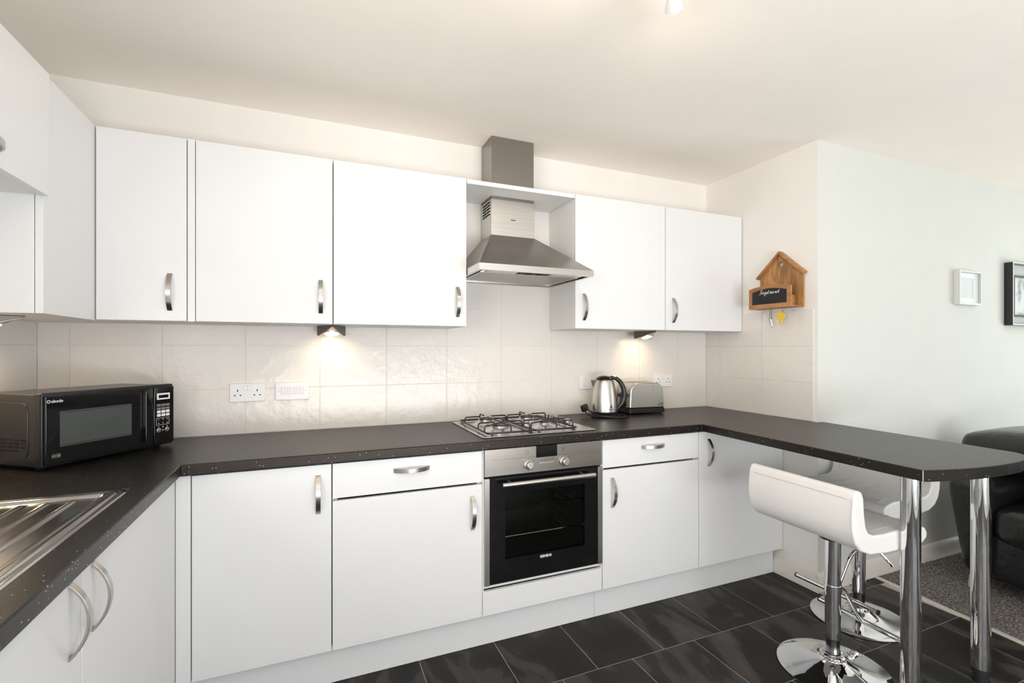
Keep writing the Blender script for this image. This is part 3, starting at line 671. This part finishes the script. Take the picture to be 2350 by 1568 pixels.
mo('perforations', mb, 'slot_black', dp)['kind'] = 'stuff'
hp = [(.327, dz(.222))]
pts = [(.318, dz(.222))]+[(.326+.025*math.sin(math.pi*i/12), dz(.222-.196*i/12)) for i in range(13)]+[(.318, dz(.026))]
mo('door_handle', MB().prism(pts, 'y', -.026, -.009), 'gloss_black', dp, bev=.004, seg=2)
pn = mo('control_panel', box(.3645, .447, -.009, .001, dz(.008), dz(.231)), 'gloss_black', bev=.003)
y_ = -.0092
mo('display_frame', MB().box(.375, .429, y_-.0006, y_, dz(.199), dz(.206)).box(.375, .429, y_-.0006, y_, dz(.181), dz(.187)).box(.375, .382, y_-.0006, y_, dz(.187), dz(.199)).box(.423, .429, y_-.0006, y_, dz(.187), dz(.199)), 'white_print', pn)
for r_ in range(2):
    for c_ in range(3):
        x = .375+c_*.0185; z = dz(.128-r_*.0135)
        mo('button', MB().prism(rrect(x, x+.0155, z, z+.0105, .002, 2), 'y', y_-.0008, y_), 'white_print', pn)
        z = dz(.155-r_*.0135); mb = MB(); outline(mb, x, x+.0155, z, z+.0085, y_, .0008); mb.box(x+.004, x+.012, y_-.0006, y_, z+.003, z+.0055)
        mo('button_outline', mb, 'stitch', pn)
mb = MB(); outline(mb, .373, .426, dz(.081), dz(.109), y_, .0009); mo('keypad_outline', mb, 'white_print', pn)
for i, ch_ in enumerate('123456789'):
    o = text('keypad_digit', ch_, .0085, 'white_print', pn, (.382+.0178*(i % 3), y_-.0004, dz(.102-.0145*(i//3))), world=False)
text('keypad_digit', '0', .0085, 'white_print', pn, (.400, y_-.0004, dz(.0595)), world=False)
for x in (.383, .417):
    mo('round_button', MB().lathe([(.0092, y_), (.0092, y_-.0008), (.0085, y_-.0010)], (x, 0, dz(.060)), 20, 'y'), 'nickel', pn, smooth=True)
text('brand_lettering', 'abode', .0135, 'white_print', dp, (.0218, -.0104, dz(.2122)), world=False, align='LEFT', bold=.00012)
ring = MB()
for i in range(20):
    a, b = 2*math.pi*i/20, 2*math.pi*(i+1)/20; q = []
    for rr in (.0052, .0032):
        for t_ in (a, b): q.append((.0148+rr*math.cos(t_)*1.0, -.0105, dz(.2122)+rr*math.sin(t_)))
    ring.add(q, [(0, 1, 3, 2)])
mo('brand_emblem', ring, 'white_print', dp)
mb = MB(); outline(mb, .024, .047, dz(.030), dz(.041), -.0102, .0007); mb.box(.039, .0397, -.0108, -.0102, dz(.030), dz(.041)).box(.0415, .045, -.0108, -.0102, dz(.033), dz(.037)).box(.0265, .037, -.0108, -.0102, dz(.0345), dz(.0365))
mo('power_symbol', mb, 'stitch', dp)
for zz, yy0, yy1 in ((0.020, .045, .20),):
    mb = MB()
    pr = rrect(.062, .250, dz(.026), dz(.205), .028, 6)
    mb.tube([(.0028, a, b) for a, b in pr], .0016, 6, closed=True); mo('side_rib', mb, 'mw_shell', smooth=True)
mb = MB()
for r_ in range(4):
    for c_ in range(5):
        a, b = .073+c_*.030, dz(.048+r_*.0115)
        if r_ == 0 and c_ == 0: continue
        mb.prism(rrect(a, a+.022, b, b+.0065, .003, 3), 'x', .0022, .0030)
mo('side_vents', mb, 'slot_black')
mo('top_seam', box(.006, W_-.006, .034, .0365, MZ+MH-.0045, MZ+MH-.0025), 'slot_black')

# ------------------------------------------------------------------ kettle, kettle base, toaster
KX, KY = 1.580, 2.385
kb = thing('power_base', 'black round power base with cord underneath the steel kettle', 'kettle base', (KX, KY, ZW))
obj('base_plate', MB().lathe([(.076, .0003), (.079, .004), (.079, .014), (.072, .018), (.03, .0185)], (KX, KY, ZW), 40), 'plastic_black', kb, smooth=True)
rgt = Vector((math.cos(YAW), -math.sin(YAW), 0)); fwd = Vector((math.sin(YAW), math.cos(YAW), 0))
KP = Vector((KX, KY, ZW))
def kp(r, f, z): return tuple(KP+rgt*r+fwd*f+Vector((0, 0, z)))
cord = [kp(.10, .02, .006), kp(.118, -.03, .006), kp(.10, -.085, .006), kp(.05, -.105, .006), kp(0, -.10, .008), kp(-.05, -.085, .014), kp(-.09, -.06, .034), kp(-.108, -.035, .046), kp(-.112, -.02, .030), kp(-.10, -.03, .012), kp(-.06, -.07, .006), kp(-.01, -.092, .006)]
def smooth_path(P, n=6):
    P = [Vector(p) for p in P]; out = []
    for i in range(len(P)-1):
        a, b, c, d = P[max(i-1, 0)], P[i], P[i+1], P[min(i+2, len(P)-1)]
        for k in range(n):
            t_ = k/n; out.append(.5*((2*b)+(c-a)*t_+(2*a-5*b+4*c-d)*t_*t_+(3*b-a-3*c+d)*t_**3))
    return out+[P[-1]]
obj('power_cord', MB().tube(smooth_path(cord), .0036, 8), 'plastic_black', kb, smooth=True)
obj('plug', MB().box(-.021, .021, -.013, .013, -.020, .020).xf(Matrix.Translation(kp(-.116, -.005, .048)) @ Matrix.Rotation(-.3, 4, 'Y')), 'plastic_black', kb, bev=.006)
kt = thing('kettle', 'brushed steel cordless kettle with black handle beside the toaster', 'kettle', (KX, KY, ZW+.019))
kprof = [(.066, .0192), (.0745, .0200), (.0745, .030), (.0735, .07), (.070, .115), (.064, .160), (.0575, .195), (.0535, .208), (.0515, .211), (.001, .2112)]
bd = obj('body', MB().lathe(kprof, (KX, KY, ZW), 56), 'steel_vert', kt, smooth=True, loc=(KX, KY, ZW))
obj('lid', MB().lathe([(.0515, .2105), (.050, .2150), (.043, .2240), (.030, .2315), (.014, .2355), (.001, .236)], (KX, KY, ZW), 40), 'gloss_black', kt, smooth=True)
obj('bottom_band', MB().lathe([(.0752, .0195), (.0758, .021), (.0758, .029), (.0750, .030)], (KX, KY, ZW), 48, cap=False), 'plastic_black', kt, smooth=True)
sp = MB().add([kp(-.046, -.026, .208), kp(-.046, .026, .208), kp(-.080, 0, .2105), kp(-.060, 0, .150), kp(-.046, -.022, .206), kp(-.046, .022, .206)], [(0, 2, 3), (2, 1, 3), (0, 1, 2), (0, 3, 1)])
obj('spout', sp, 'steel_vert', kt)
hpth = smooth_path([kp(.030, 0, .222), kp(.062, 0, .222), (kp(.092, 0, .200)), kp(.112, 0, .160), kp(.116, 0, .115), kp(.104, 0, .075), kp(.080, 0, .046), kp(.068, 0, .036)])
obj('handle', MB().tube(hpth, [.010+.004*math.sin(math.pi*i/(len(hpth)-1)) for i in range(len(hpth))], 12), 'plastic_black', kt, smooth=True)
obj('lid_latch', MB().box(-.011, .011, -.010, .010, -.003, .004).xf(Matrix.Translation(kp(.056, 0, .2335)) @ Matrix.Rotation(-YAW, 4, 'Z') @ Matrix.Rotation(.35, 4, 'Y')), 'chrome', kt, bev=.002)
ta_ = .36; tn = -fwd*math.cos(ta_)+rgt*math.sin(ta_); tx_ = rgt*math.cos(ta_)+fwd*math.sin(ta_)
rb = Matrix(((tx_.x, 0, tn.x), (tx_.y, 0, tn.y), (0, 1, 0))).to_4x4()
text('brand_lettering', 'Russell Hobbs', .0062, 'dark_print', kt, tuple(KP+tn*.0748+Vector((0, 0, .046))), rot=rb, ex=.0008)
mb = MB().prism([(-.005, -.009), (.005, -.009), (.005, .002), (0, .010), (-.005, .002)], 'z', -.001, .0006); mb.xf(Matrix.Translation(KP+tn*.0738+Vector((0, 0, .062))) @ rb)
obj('brand_emblem', mb, 'dark_print', kt)
TX, TY, TR = 1.742, 2.365, R(-4)
tr = thing('toaster', 'brushed steel two slot toaster with black base next to the kettle', 'toaster', (TX, TY, ZW), TR)
TL, TD, THh = .252, .150, .186
def to(name, mb, mat, parent=tr, **k): return obj(name, mb, mat, parent, world=False, **k)
to('base', MB().prism(rrect(0, TL, 0, TD, .012), 'z', .006, .034), 'plastic_black', bev=.003)
for x in (.02, TL-.02):
    for y in (.02, TD-.02): to('foot', MB().lathe([(.007, .0002), (.008, .002), (.008, .007)], (x, y, 0), 12), 'rubber')
prof = [(.004, .034)]+[(.006, .08)]+arc_pts(.062, THh-.052, .052, 178, 90, 8)+arc_pts(TL-.062, THh-.052, .052, 90, 2, 8)+[(TL-.006, .08), (TL-.004, .034)]
to('body', MB().prism(prof, 'y', .003, TD-.003), 'steel_vert', bev=.009, seg=4, ang=30)
for y in (.045, .092): to('slot', box(.058, TL-.058, y, y+.022, THh-.004, THh+.0006), 'slot_black')
to('slot_surround', MB().box(.050, TL-.050, .040, .0445, THh-.001, THh+.001).box(.050, TL-.050, .115, .1195, THh-.001, THh+.001).box(.050, TL-.050, .068, .0915, THh-.001, THh+.001), 'steel_light')
to('lever', MB().box(-.024, .008, .050, .100, .100, .122), 'plastic_black', bev=.006, seg=3)
to('end_panel', MB().prism(rrect(.045, .105, .040, .132, .02), 'x', -.001, .009), 'plastic_black', bev=.002)
to('browning_dial', MB().lathe([(.014, -.012), (.015, -.002), (.015, .002)], (0, .075, .062), 24, 'x'), 'plastic_black', smooth=True)
text('brand_lettering', 'Russell\nHobbs', .0105, 'dark_print', tr, (TL-.042, .0024, .058), world=False, align='LEFT')
mb = MB().prism([(TL-.052, .048), (TL-.047, .048), (TL-.047, .054), (TL-.0495, .060), (TL-.052, .054)], 'y', .0023, .0031); to('brand_emblem', mb, 'dark_print')
tcord = smooth_path([(TX-.006, TY+.11, ZW+.012), (TX-.03, TY+.09, ZW+.005), (TX-.05, TY+.05, ZW+.005), (TX-.045, TY-.01, ZW+.005), (TX-.012, TY-.02, ZW+.005)])

# ------------------------------------------------------------------ sockets and switches on the tiled wall
def plate(name, x0, x1, z0, z1, label, cat, group=None):
    th = thing(name, label, cat, ((x0+x1)/2, D, z0), 0, group)
    obj('plate', MB().prism(rrect(x0, x1, z0, z1, .005), 'y', D-.009, D-.0003), 'plastic_white', th, bev=.003, seg=3)
    return th
def pinholes(th, cx, cz):
    y = D-.0094
    for dx, dz_, w, h in ((0, .010, .0045, .0085), (-.0115, -.0115, .007, .0045), (.0115, -.0115, .007, .0045)):
        obj('pin_hole', box(cx+dx-w/2, cx+dx+w/2, y, y+.001, cz+dz_-h/2, cz+dz_+h/2), 'slot_black', th)
def rocker(th, cx, cz, w=.014, h=.022, up=True):
    y = D-.009; a, b = (.0005, .0035) if up else (.0035, .0005)
    mb = MB().add([(cx-w/2, y, cz-h/2), (cx+w/2, y, cz-h/2), (cx+w/2, y, cz+h/2), (cx-w/2, y, cz+h/2), (cx-w/2, y-b, cz-h/2), (cx+w/2, y-b, cz-h/2), (cx+w/2, y-a, cz+h/2), (cx-w/2, y-a, cz+h/2)],
                  [(0, 3, 2, 1), (4, 5, 6, 7), (0, 1, 5, 4), (1, 2, 6, 5), (2, 3, 7, 6), (3, 0, 4, 7)])
    r = obj('rocker_switch', mb, 'plastic_white', th, bev=.0008)
    obj('switch_gap', MB().box(cx-w/2-.0008, cx+w/2+.0008, y-.0003, y+.0005, cz-h/2-.0008, cz+h/2+.0008), 'stitch', r)
def double_socket(x0, z0, label):
    th = plate('socket', x0, x0+.1455, z0, z0+.0845, label, 'socket', 'double wall sockets on the tiles')
    for cx in (x0+.033, x0+.1125): pinholes(th, cx, z0+.042)
    for cx in (x0+.064, x0+.0815): rocker(th, cx, z0+.064)
double_socket(-.344, 1.056, 'white double wall socket between the microwave and the four gang switch')
double_socket(2.051, 1.052, 'white double wall socket on the tiles behind the toaster')
th = plate('light_switch', -.156, -.0085, 1.057, 1.141, 'white four gang switch plate on the tiled wall', 'switch')
for k in range(4): rocker(th, -.122+k*.0262, 1.102, .0165, .034, up=False)
for x in (-.141, -.023): obj('screw', MB().lathe([(.0025, D-.0093), (.002, D-.0098)], (x, 0, 1.101), 12, 'y'), 'stitch', th)
th = plate('cooker_switch', 1.492, 1.578, 1.056, 1.137, 'white single switch plate on the tiles behind the kettle', 'switch')
rocker(th, 1.535, 1.094, .016, .030); obj('indicator', box(1.5325, 1.5375, D-.0096, D-.0088, 1.118, 1.121), 'dark_print', th)
obj('indicator', box(1.533, 1.537, D-.0096, D-.0088, 1.070, 1.073), 'dark_print', th)

# ------------------------------------------------------------------ wooden key house on the right wall
KHX = XR+.005
kh = thing('key_holder', 'wooden house shaped key holder with chalkboard front hanging on the wall', 'key holder', (XR, 1.95, 1.53))
ks = -1
def kx(mb): return mb
hole = [(1.950+.0145*(1+.13*math.cos(6*R(a)))*math.cos(R(a)), 1.784+.0145*(1+.13*math.cos(6*R(a)))*math.sin(R(a))) for a in range(0, 360, 10)]
outer = [(1.815, 1.532), (2.085, 1.532), (2.085, 1.722), (1.950, 1.852), (1.815, 1.722)]
bmk = bmesh.new()
def loop(pts, x): vs = [bmk.verts.new((x, a, b)) for a, b in pts]; return [bmk.edges.new((vs[i], vs[(i+1) % len(vs)])) for i in range(len(vs))], vs
e1, v1 = loop(outer, XR-.016); e2, v2 = loop(hole, XR-.016)
bmesh.ops.triangle_fill(bmk, use_beauty=True, use_dissolve=False, edges=e1+e2)
r_ = bmesh.ops.extrude_face_region(bmk, geom=bmk.faces[:]); bmesh.ops.translate(bmk, verts=[g for g in r_['geom'] if isinstance(g, bmesh.types.BMVert)], vec=(.014, 0, 0))
bmk.verts.index_update(); mb = MB().add([v.co[:] for v in bmk.verts], [[v.index for v in f.verts] for f in bmk.faces]); bmk.free()
obj('back_board', mb, 'wood', kh)
for sgn in (1, -1):
    a = Vector((1.950, 1.858)); b = Vector((1.950+sgn*.153, 1.722)); d_ = (b-a).normalized(); n_ = Vector((d_.y, -d_.x))*(1 if sgn < 0 else -1)
    if n_.y > 0: n_ = -n_
    q = [a, b, b+n_*.013, Vector((a.x, a.y-.0174))]
    obj('roof_board', MB().prism([(p.x, p.y) for p in q], 'x', XR-.034, XR-.001), 'wood_frame', kh, bev=.001)
obj('bottom_board', box(XR-.092, XR-.0165, 1.820, 2.088, 1.531, 1.541), 'wood_frame', kh, bev=.001)
fx0, fx1 = XR-.102, XR-.0925
top = [(1.820+(2.091-1.820)*i/12, 1.640+.023*math.sin(math.pi*(.08+.84*i/12))**.8) for i in range(13)]
fpnl = obj('front_board', MB().prism([(1.820, 1.531), (2.091, 1.531)]+top[::-1], 'x', fx0, fx1), 'wood_frame', kh, bev=.0012)
ctop = [(1.846+(2.066-1.846)*i/12, 1.623+.021*math.sin(math.pi*(.06+.88*i/12))**.9) for i in range(13)]
obj('chalkboard', MB().prism([(1.846, 1.556), (2.066, 1.556)]+ctop[::-1], 'x', fx0-.0012, fx0+.001), 'chalkboard', fpnl)
obj('side_board', box(fx1+.0005, XR-.0165, 2.078, 2.088, 1.5415, 1.63), 'wood', kh, bev=.001)
obj('divider', box(XR-.060, XR-.0165, 1.856, 1.866, 1.5415, 1.600), 'wood', kh, bev=.001)
GL = {'F': (.62, [[(.12,.84),(.30,.96),(.55,.90),(.80,.97)], [(.50,.92),(.44,.5),(.36,.15),(.22,-.05),(.05,.0),(.0,.14)], [(.2,.48),(.42,.53),(.62,.50)]]),
 'o': (.44, [[(.25,.42),(.08,.36),(.02,.18),(.12,.02),(.28,.06),(.34,.24),(.26,.42),(.36,.35),(.46,.38)]]),
 'r': (.36, [[(.0,.34),(.09,.43),(.11,.3),(.07,0)], [(.09,.22),(.2,.42),(.32,.40),(.37,.32)]]),
 'g': (.44, [[(.32,.38),(.2,.44),(.05,.34),(.04,.12),(.16,.02),(.3,.16),(.34,.42),(.3,.0),(.22,-.35),(.08,-.42),(.02,-.28),(.2,-.1),(.44,.1)]]),
 'e': (.40, [[(.0,.12),(.26,.24),(.3,.38),(.18,.45),(.06,.34),(.03,.14),(.14,.01),(.3,.04),(.42,.16)]]),
 't': (.38, [[(.0,.1),(.18,.5),(.24,.85),(.18,.4),(.16,.1),(.24,.0),(.36,.08)], [(.04,.58),(.22,.61),(.42,.60)]]),
 'm': (.64, [[(.0,.34),(.08,.44),(.1,.3),(.06,0),(.12,.3),(.24,.44),(.3,.36),(.26,0),(.32,.3),(.44,.44),(.5,.36),(.46,.06),(.54,0),(.64,.12)]]),
 'n': (.46, [[(.0,.34),(.08,.44),(.1,.3),(.06,0),(.12,.3),(.26,.44),(.32,.34),(.28,.06),(.36,0),(.46,.12)]])}
mb = MB(); pen = 0.0; SC = .0238
for ch_ in 'Forget me not':
    if ch_ == ' ': pen += .22; continue
    adv, strokes = GL[ch_]
    for st in strokes:
        mb.tube(smooth_path([(fx0-.0017, 2.018-SC*(pen+a+.22*b), 1.6125+SC*b) for a, b in st], 3), .00085, 5)
    pen += adv
obj('chalk_lettering', mb, 'white_print', fpnl)
for y in (2.015, 1.957, 1.887, 1.827):
    z = 1.5305; x = XR-.085
    pts = [(x, y, z), (x, y, z-.010)]+[(x, y-.007+.007*math.cos(R(a)), z-.014-.007*math.sin(R(a))) for a in range(0, 230, 25)]
    obj('cup_hook', MB().tube(smooth_path(pts, 2), .0011, 6), 'chrome_dark', kh, smooth=True)
ck = thing('corkscrew', 'steel folding corkscrew hanging from the key house hook', 'corkscrew', (XR-.085, 1.957, 1.43))
x = XR-.085
hpts = smooth_path([(x, 1.968, 1.514), (x, 1.969, 1.490), (x, 1.966, 1.462), (x, 1.958, 1.440), (x, 1.949, 1.424)])
obj('lever_arm', MB().bar(hpts, (1, 0, 0), .005, .0065), 'nickel', ck, bev=.001, seg=1)
obj('worm', MB().tube([(x+.0035*math.cos(t_*.9), 1.956-.0035*math.sin(t_*.9)-.00012*t_, 1.512-.0011*t_) for t_ in range(0, 42)], .0011, 5), 'chrome_dark', ck, smooth=True)
obj('blade', MB().bar([(x, 1.956, 1.470), (x, 1.950, 1.445), (x, 1.944, 1.426)], (1, 0, 0), .004, .009), 'chrome', ck, bev=.001, seg=1)
obj('hanging_ring', MB().tube([(x, 1.9635+.006*math.cos(R(a)), 1.5125+.006*math.sin(R(a))) for a in range(0, 360, 30)], .0012, 5, closed=True), 'chrome_dark', ck, smooth=True)
yk = thing('meter_key', 'yellow plastic key hanging from the key house hook', 'key', (XR-.085, 1.893, 1.44))
kyo = [(1.886, 1.440), (1.902, 1.440), (1.903, 1.462), (1.914, 1.466), (1.921, 1.480), (1.919, 1.494), (1.908, 1.499), (1.903, 1.505), (1.888, 1.505), (1.882, 1.500), (1.871, 1.495), (1.868, 1.481), (1.875, 1.466), (1.885, 1.462)]
obj('key_body', MB().prism(kyo, 'x', x-.003, x+.003), 'yellow_plastic', yk, bev=.0015)
obj('key_ring', MB().tube([(x, 1.884+.006*math.cos(R(a)), 1.508+.006*math.sin(R(a))) for a in range(0, 360, 30)], .001, 5, closed=True), 'chrome_dark', yk, smooth=True)

# ------------------------------------------------------------------ pictures on the living room wall
def frame_mb(x0, x1, z0, z1, w, y0, y1):
    return MB().box(x0, x0+w, y0, y1, z0, z1).box(x1-w, x1, y0, y1, z0, z1).box(x0+w, x1-w, y0, y1, z0, z0+w).box(x0+w, x1-w, y0, y1, z1-w, z1)
pf = thing('picture_frame', 'small white box frame with a pale print on the wall', 'picture', (3.91, YS, 1.58))
obj('frame', frame_mb(3.775, 4.030, 1.583, 1.800, .012, YS-.034, YS-.001), 'frame_white', pf, bev=.001)
obj('mount', frame_mb(3.788, 4.017, 1.596, 1.787, .030, YS-.010, YS-.007), 'picture_mat', pf)
obj('print', box(3.789, 4.016, YS-.0065, YS-.003, 1.597, 1.786), 'paper', pf)
mb = MB()
for dx, dz_ in ((.085, .135), (.070, .115), (.055, .090)): mb.lathe([(.004, YS-.0066), (.003, YS-.0069)], (3.788+dx, 0, 1.596+dz_), 10, 'y')
obj('print_motif', mb, 'stitch', pf)
obj('glazing', box(3.788, 4.017, YS-.026, YS-.0245, 1.596, 1.787), 'clear_glass', pf)
pf = thing('picture_frame', 'large black box frame holding a smaller framed photograph on the wall', 'picture', (4.7, YS, 1.46))
X0, X1, Z0, Z1 = 4.385, 5.00, 1.462, 1.890
obj('frame', frame_mb(X0, X1, Z0, Z1, .007, YS-.046, YS-.001), 'plastic_black', pf, bev=.001)
obj('front_edge', frame_mb(X0-.0005, X1+.0005, Z0-.0005, Z1+.0005, .0085, YS-.0480, YS-.0462), 'frame_white', pf)
obj('mount', box(X0+.0075, X1-.0075, YS-.006, YS-.002, Z0+.0075, Z1-.0075), 'picture_mat', pf)
ip = obj('inner_frame', frame_mb(X0+.060, X1-.060, Z0+.062, Z1-.085, .010, YS-.030, YS-.0065), 'plastic_black', pf, bev=.001)
obj('photograph', box(X0+.0705, X1-.0705, YS-.012, YS-.0066, Z0+.0725, Z1-.0955), 'photo_print', ip)
obj('glazing', box(X0+.0075, X1-.0075, YS-.042, YS-.0405, Z0+.0075, Z1-.0075), 'clear_glass', pf)

# ------------------------------------------------------------------ bar stools
def stool(cx, cy, rz, label):
    th = thing('bar_stool', label, 'stool', (cx, cy, 0), rz, 'bar stools at the breakfast bar')
    def so(name, mb, mat, parent=th, **k): return obj(name, mb, mat, parent, world=False, **k)
    so('base', MB().lathe([(.196, .0002), (.200, .003), (.200, .007), (.190, .011), (.150, .017), (.105, .026), (.072, .036), (.052, .046), (.045, .052), (.030, .054)], n=72), 'chrome', smooth=True)
    rg = MB().lathe([(.044, .050), (.046, .054), (.046, .064), (.040, .068), (.028, .069)], n=48, cap=False)
    for k in range(24):
        p = MB().box(.0455, .0478, -.0022, .0022, .053, .063).xf(Matrix.Rotation(2*math.pi*k/24, 4, 'Z')); rg.add(p.v, p.f)
    so('collar', rg, 'chrome', smooth=True)
    so('gas_lift', MB().lathe([(.0245, .055), (.0245, .130)], n=32), 'chrome_dark', smooth=True)
    so('sleeve', MB().lathe([(.0265, .126), (.0280, .128), (.0280, .540), (.0265, .542)], n=40), 'chrome', smooth=True)
    so('sleeve_ring', MB().lathe([(.0285, .1265), (.0290, .129), (.0285, .1315)], n=32, cap=False), 'rubber', smooth=True)
    so('seat_plate', MB().box(-.06, .06, -.06, .06, .548, .5625).lathe([(.045, .530), (.060, .548)], n=24), 'rubber', bev=.003)
    so('lift_lever', MB().tube(smooth_path([(.02, 0, .552), (.05, -.06, .548), (.075, -.12, .520), (.095, -.165, .470)]), .0045, 8), 'chrome', smooth=True)
    fr = so('footrest', MB().tube([(.178, -.19, .160), (.178, .19, .160)], .0105, 14), 'chrome', smooth=True)
    so('footrest_stem', MB().tube(smooth_path([(.020, 0, .330), (.07, 0, .300), (.135, 0, .205), (.172, 0, .162)]), .009, 12), 'chrome', fr, smooth=True)
    so('end_cap', MB().lathe([(.0108, -.193), (.0108, -.187)], (.178, 0, .160), 14, 'y'), 'rubber', fr)
    so('end_cap', MB().lathe([(.0108, .187), (.0108, .193)], (.178, 0, .160), 14, 'y'), 'rubber', fr)
    so('stem_clamp', MB().lathe([(.0305, .315), (.0305, .345)], n=28), 'chrome', fr, smooth=True)
    prof = [(-.207, .775), (-.213, .72), (-.211, .665), (-.198, .622), (-.170, .590), (-.125, .571), (-.04, .564), (.06, .564), (.13, .567), (.170, .574), (.192, .590), (.196, .610), (.182, .630), (.13, .641), (.05, .640), (-.05, .634), (-.105, .637), (-.132, .648), (-.146, .672), (-.154, .72), (-.158, .775), (-.166, .797), (-.182, .804), (-.199, .797)]
    so('seat_shell', MB().prism([(a, b) for a, b in prof], 'y', -.226, .226), 'white_leather', bev=.022, seg=5, ang=60)
    # stitched channels of the cushion
    mb = MB()
    up = [(.172, .636), (.13, .6415), (.05, .6405), (-.05, .6345), (-.105, .6375), (-.132, .6485), (-.1455, .672), (-.1535, .72), (-.1575, .775)]
    for y in (-.105, -.035, .035, .105): mb.tube(smooth_path([(a, y, b) for a, b in up[:5]], 3), .0013, 5)
    for y in (-.185, .185): mb.tube(smooth_path([(a, y, b) for a, b in up], 3), .0016, 5)
    for a, b in ((-.1565, .752), (-.1515, .705)): mb.tube([(a, -.185, b), (a, .185, b)], .0014, 5)
    mb.tube([(.150, -.185, .6395), (.150, .185, .6395)], .0013, 5)
    for y in (-.222, .222):
        mb.tube(smooth_path([(-.2085, y*.985, .775), (-.2145, y*.985, .72), (-.2125, y*.985, .665), (-.199, y*.985, .621), (-.171, y*.985, .589)], 3), .0010, 5)
    mb.tube([(-.2085, -.200, .772), (-.2085, .200, .772)], .0009, 5)
    so('stitching', mb, 'stitch')
    return th
stool(1.955, 1.300, R(-2), 'white leather bar stool on chrome base, backrest towards the kitchen')
stool(2.440, 1.498, R(180), 'white leather bar stool on chrome base, backrest towards the living room sofa')

# ------------------------------------------------------------------ black leather sofa
sf = thing('sofa', 'black leather sofa standing on the carpet beyond the breakfast bar', 'sofa', (3.75, .75, 0))
def soft(name, x0, x1, y0, y1, z0, z1, rad, mat='black_leather', parent=sf, taper=None, puff=0.0, nx=10, ny=10):
    bm = bmesh.new(); bmesh.ops.create_cube(bm, size=1.0)
    bmesh.ops.subdivide_edges(bm, edges=bm.edges[:], cuts=7, use_grid_fill=True)
    sx, sy, sz = x1-x0, y1-y0, z1-z0; h = Vector((sx/2, sy/2, sz/2)); vs = []
    for v in bm.verts:
        p = Vector((v.co.x*sx, v.co.y*sy, v.co.z*sz))
        c = Vector([max(-(h[i]-rad), min(h[i]-rad, p[i])) for i in range(3)]); d_ = p-c
        if d_.length > 1e-6:
            nrm = d_.normalized(); p = c+nrm*rad
        a, b = p.x/h.x, p.y/h.y
        if puff: p.z += puff*(1-a*a)*(1-b*b)*(1 if p.z > 0 else 0)
        p += Vector((x0+x1, y0+y1, z0+z1))/2
        if taper: p = taper(p)
        v.co = p
    mb = MB(); bm.verts.index_update(); mb.add([v.co[:] for v in bm.verts], [[v.index for v in f.verts] for f in bm.faces]); bm.free()
    return obj(name, mb, mat, parent, smooth=True, ang=180, sub=1)
def arm_t(p):
    k = max(0, min(1, (p.z-.06)/.50)); return Vector((p.x+(.03 if p.x < 3.5 else 0)*(1-k), 1.40+(p.y-1.40)*(0.50+0.50*k**.8), p.z))
soft('base', 3.335, 4.22, -.20, 1.50, .055, .34, .04)
soft('arm', 3.275, 4.18, 1.335, 1.575, .058, .615, .075, taper=arm_t)
soft('arm', 3.275, 4.18, -.42, -.18, .058, .615, .075)
for y0, y1 in ((.585, 1.375), (-.21, .575)):
    c = soft('seat_cushion', 3.275, 3.92, y0, y1, .27, .485, .075, puff=.015)
    b = soft('back_cushion', 3.60, 4.06, y0-.005, y1+.010, .42, .70, .11)
    hd = soft('head_cushion', 3.43, 4.08, y0-.01, y1+.215 if y1 > 1 else y1+.01, .61, .845, .10, puff=.012)
    obj('seam_piping', MB().tube(smooth_path([(3.50, y0+.06, .826), (3.50, (y0+y1)/2, .838), (3.50, y1+.10 if y1 > 1 else y1-.06, .826)]), .0022, 6), 'black_leather', hd, smooth=True)
soft('back_frame', 4.00, 4.24, -.36, 1.54, .06, .74, .06)
for x, y in ((3.325, 1.440), (4.16, 1.45), (3.325, -.33), (4.16, -.33)):
    obj('foot', MB().lathe([(.030, .0065), (.024, .066)], (x, y, 0), 16), 'pale_foot', sf, smooth=True)
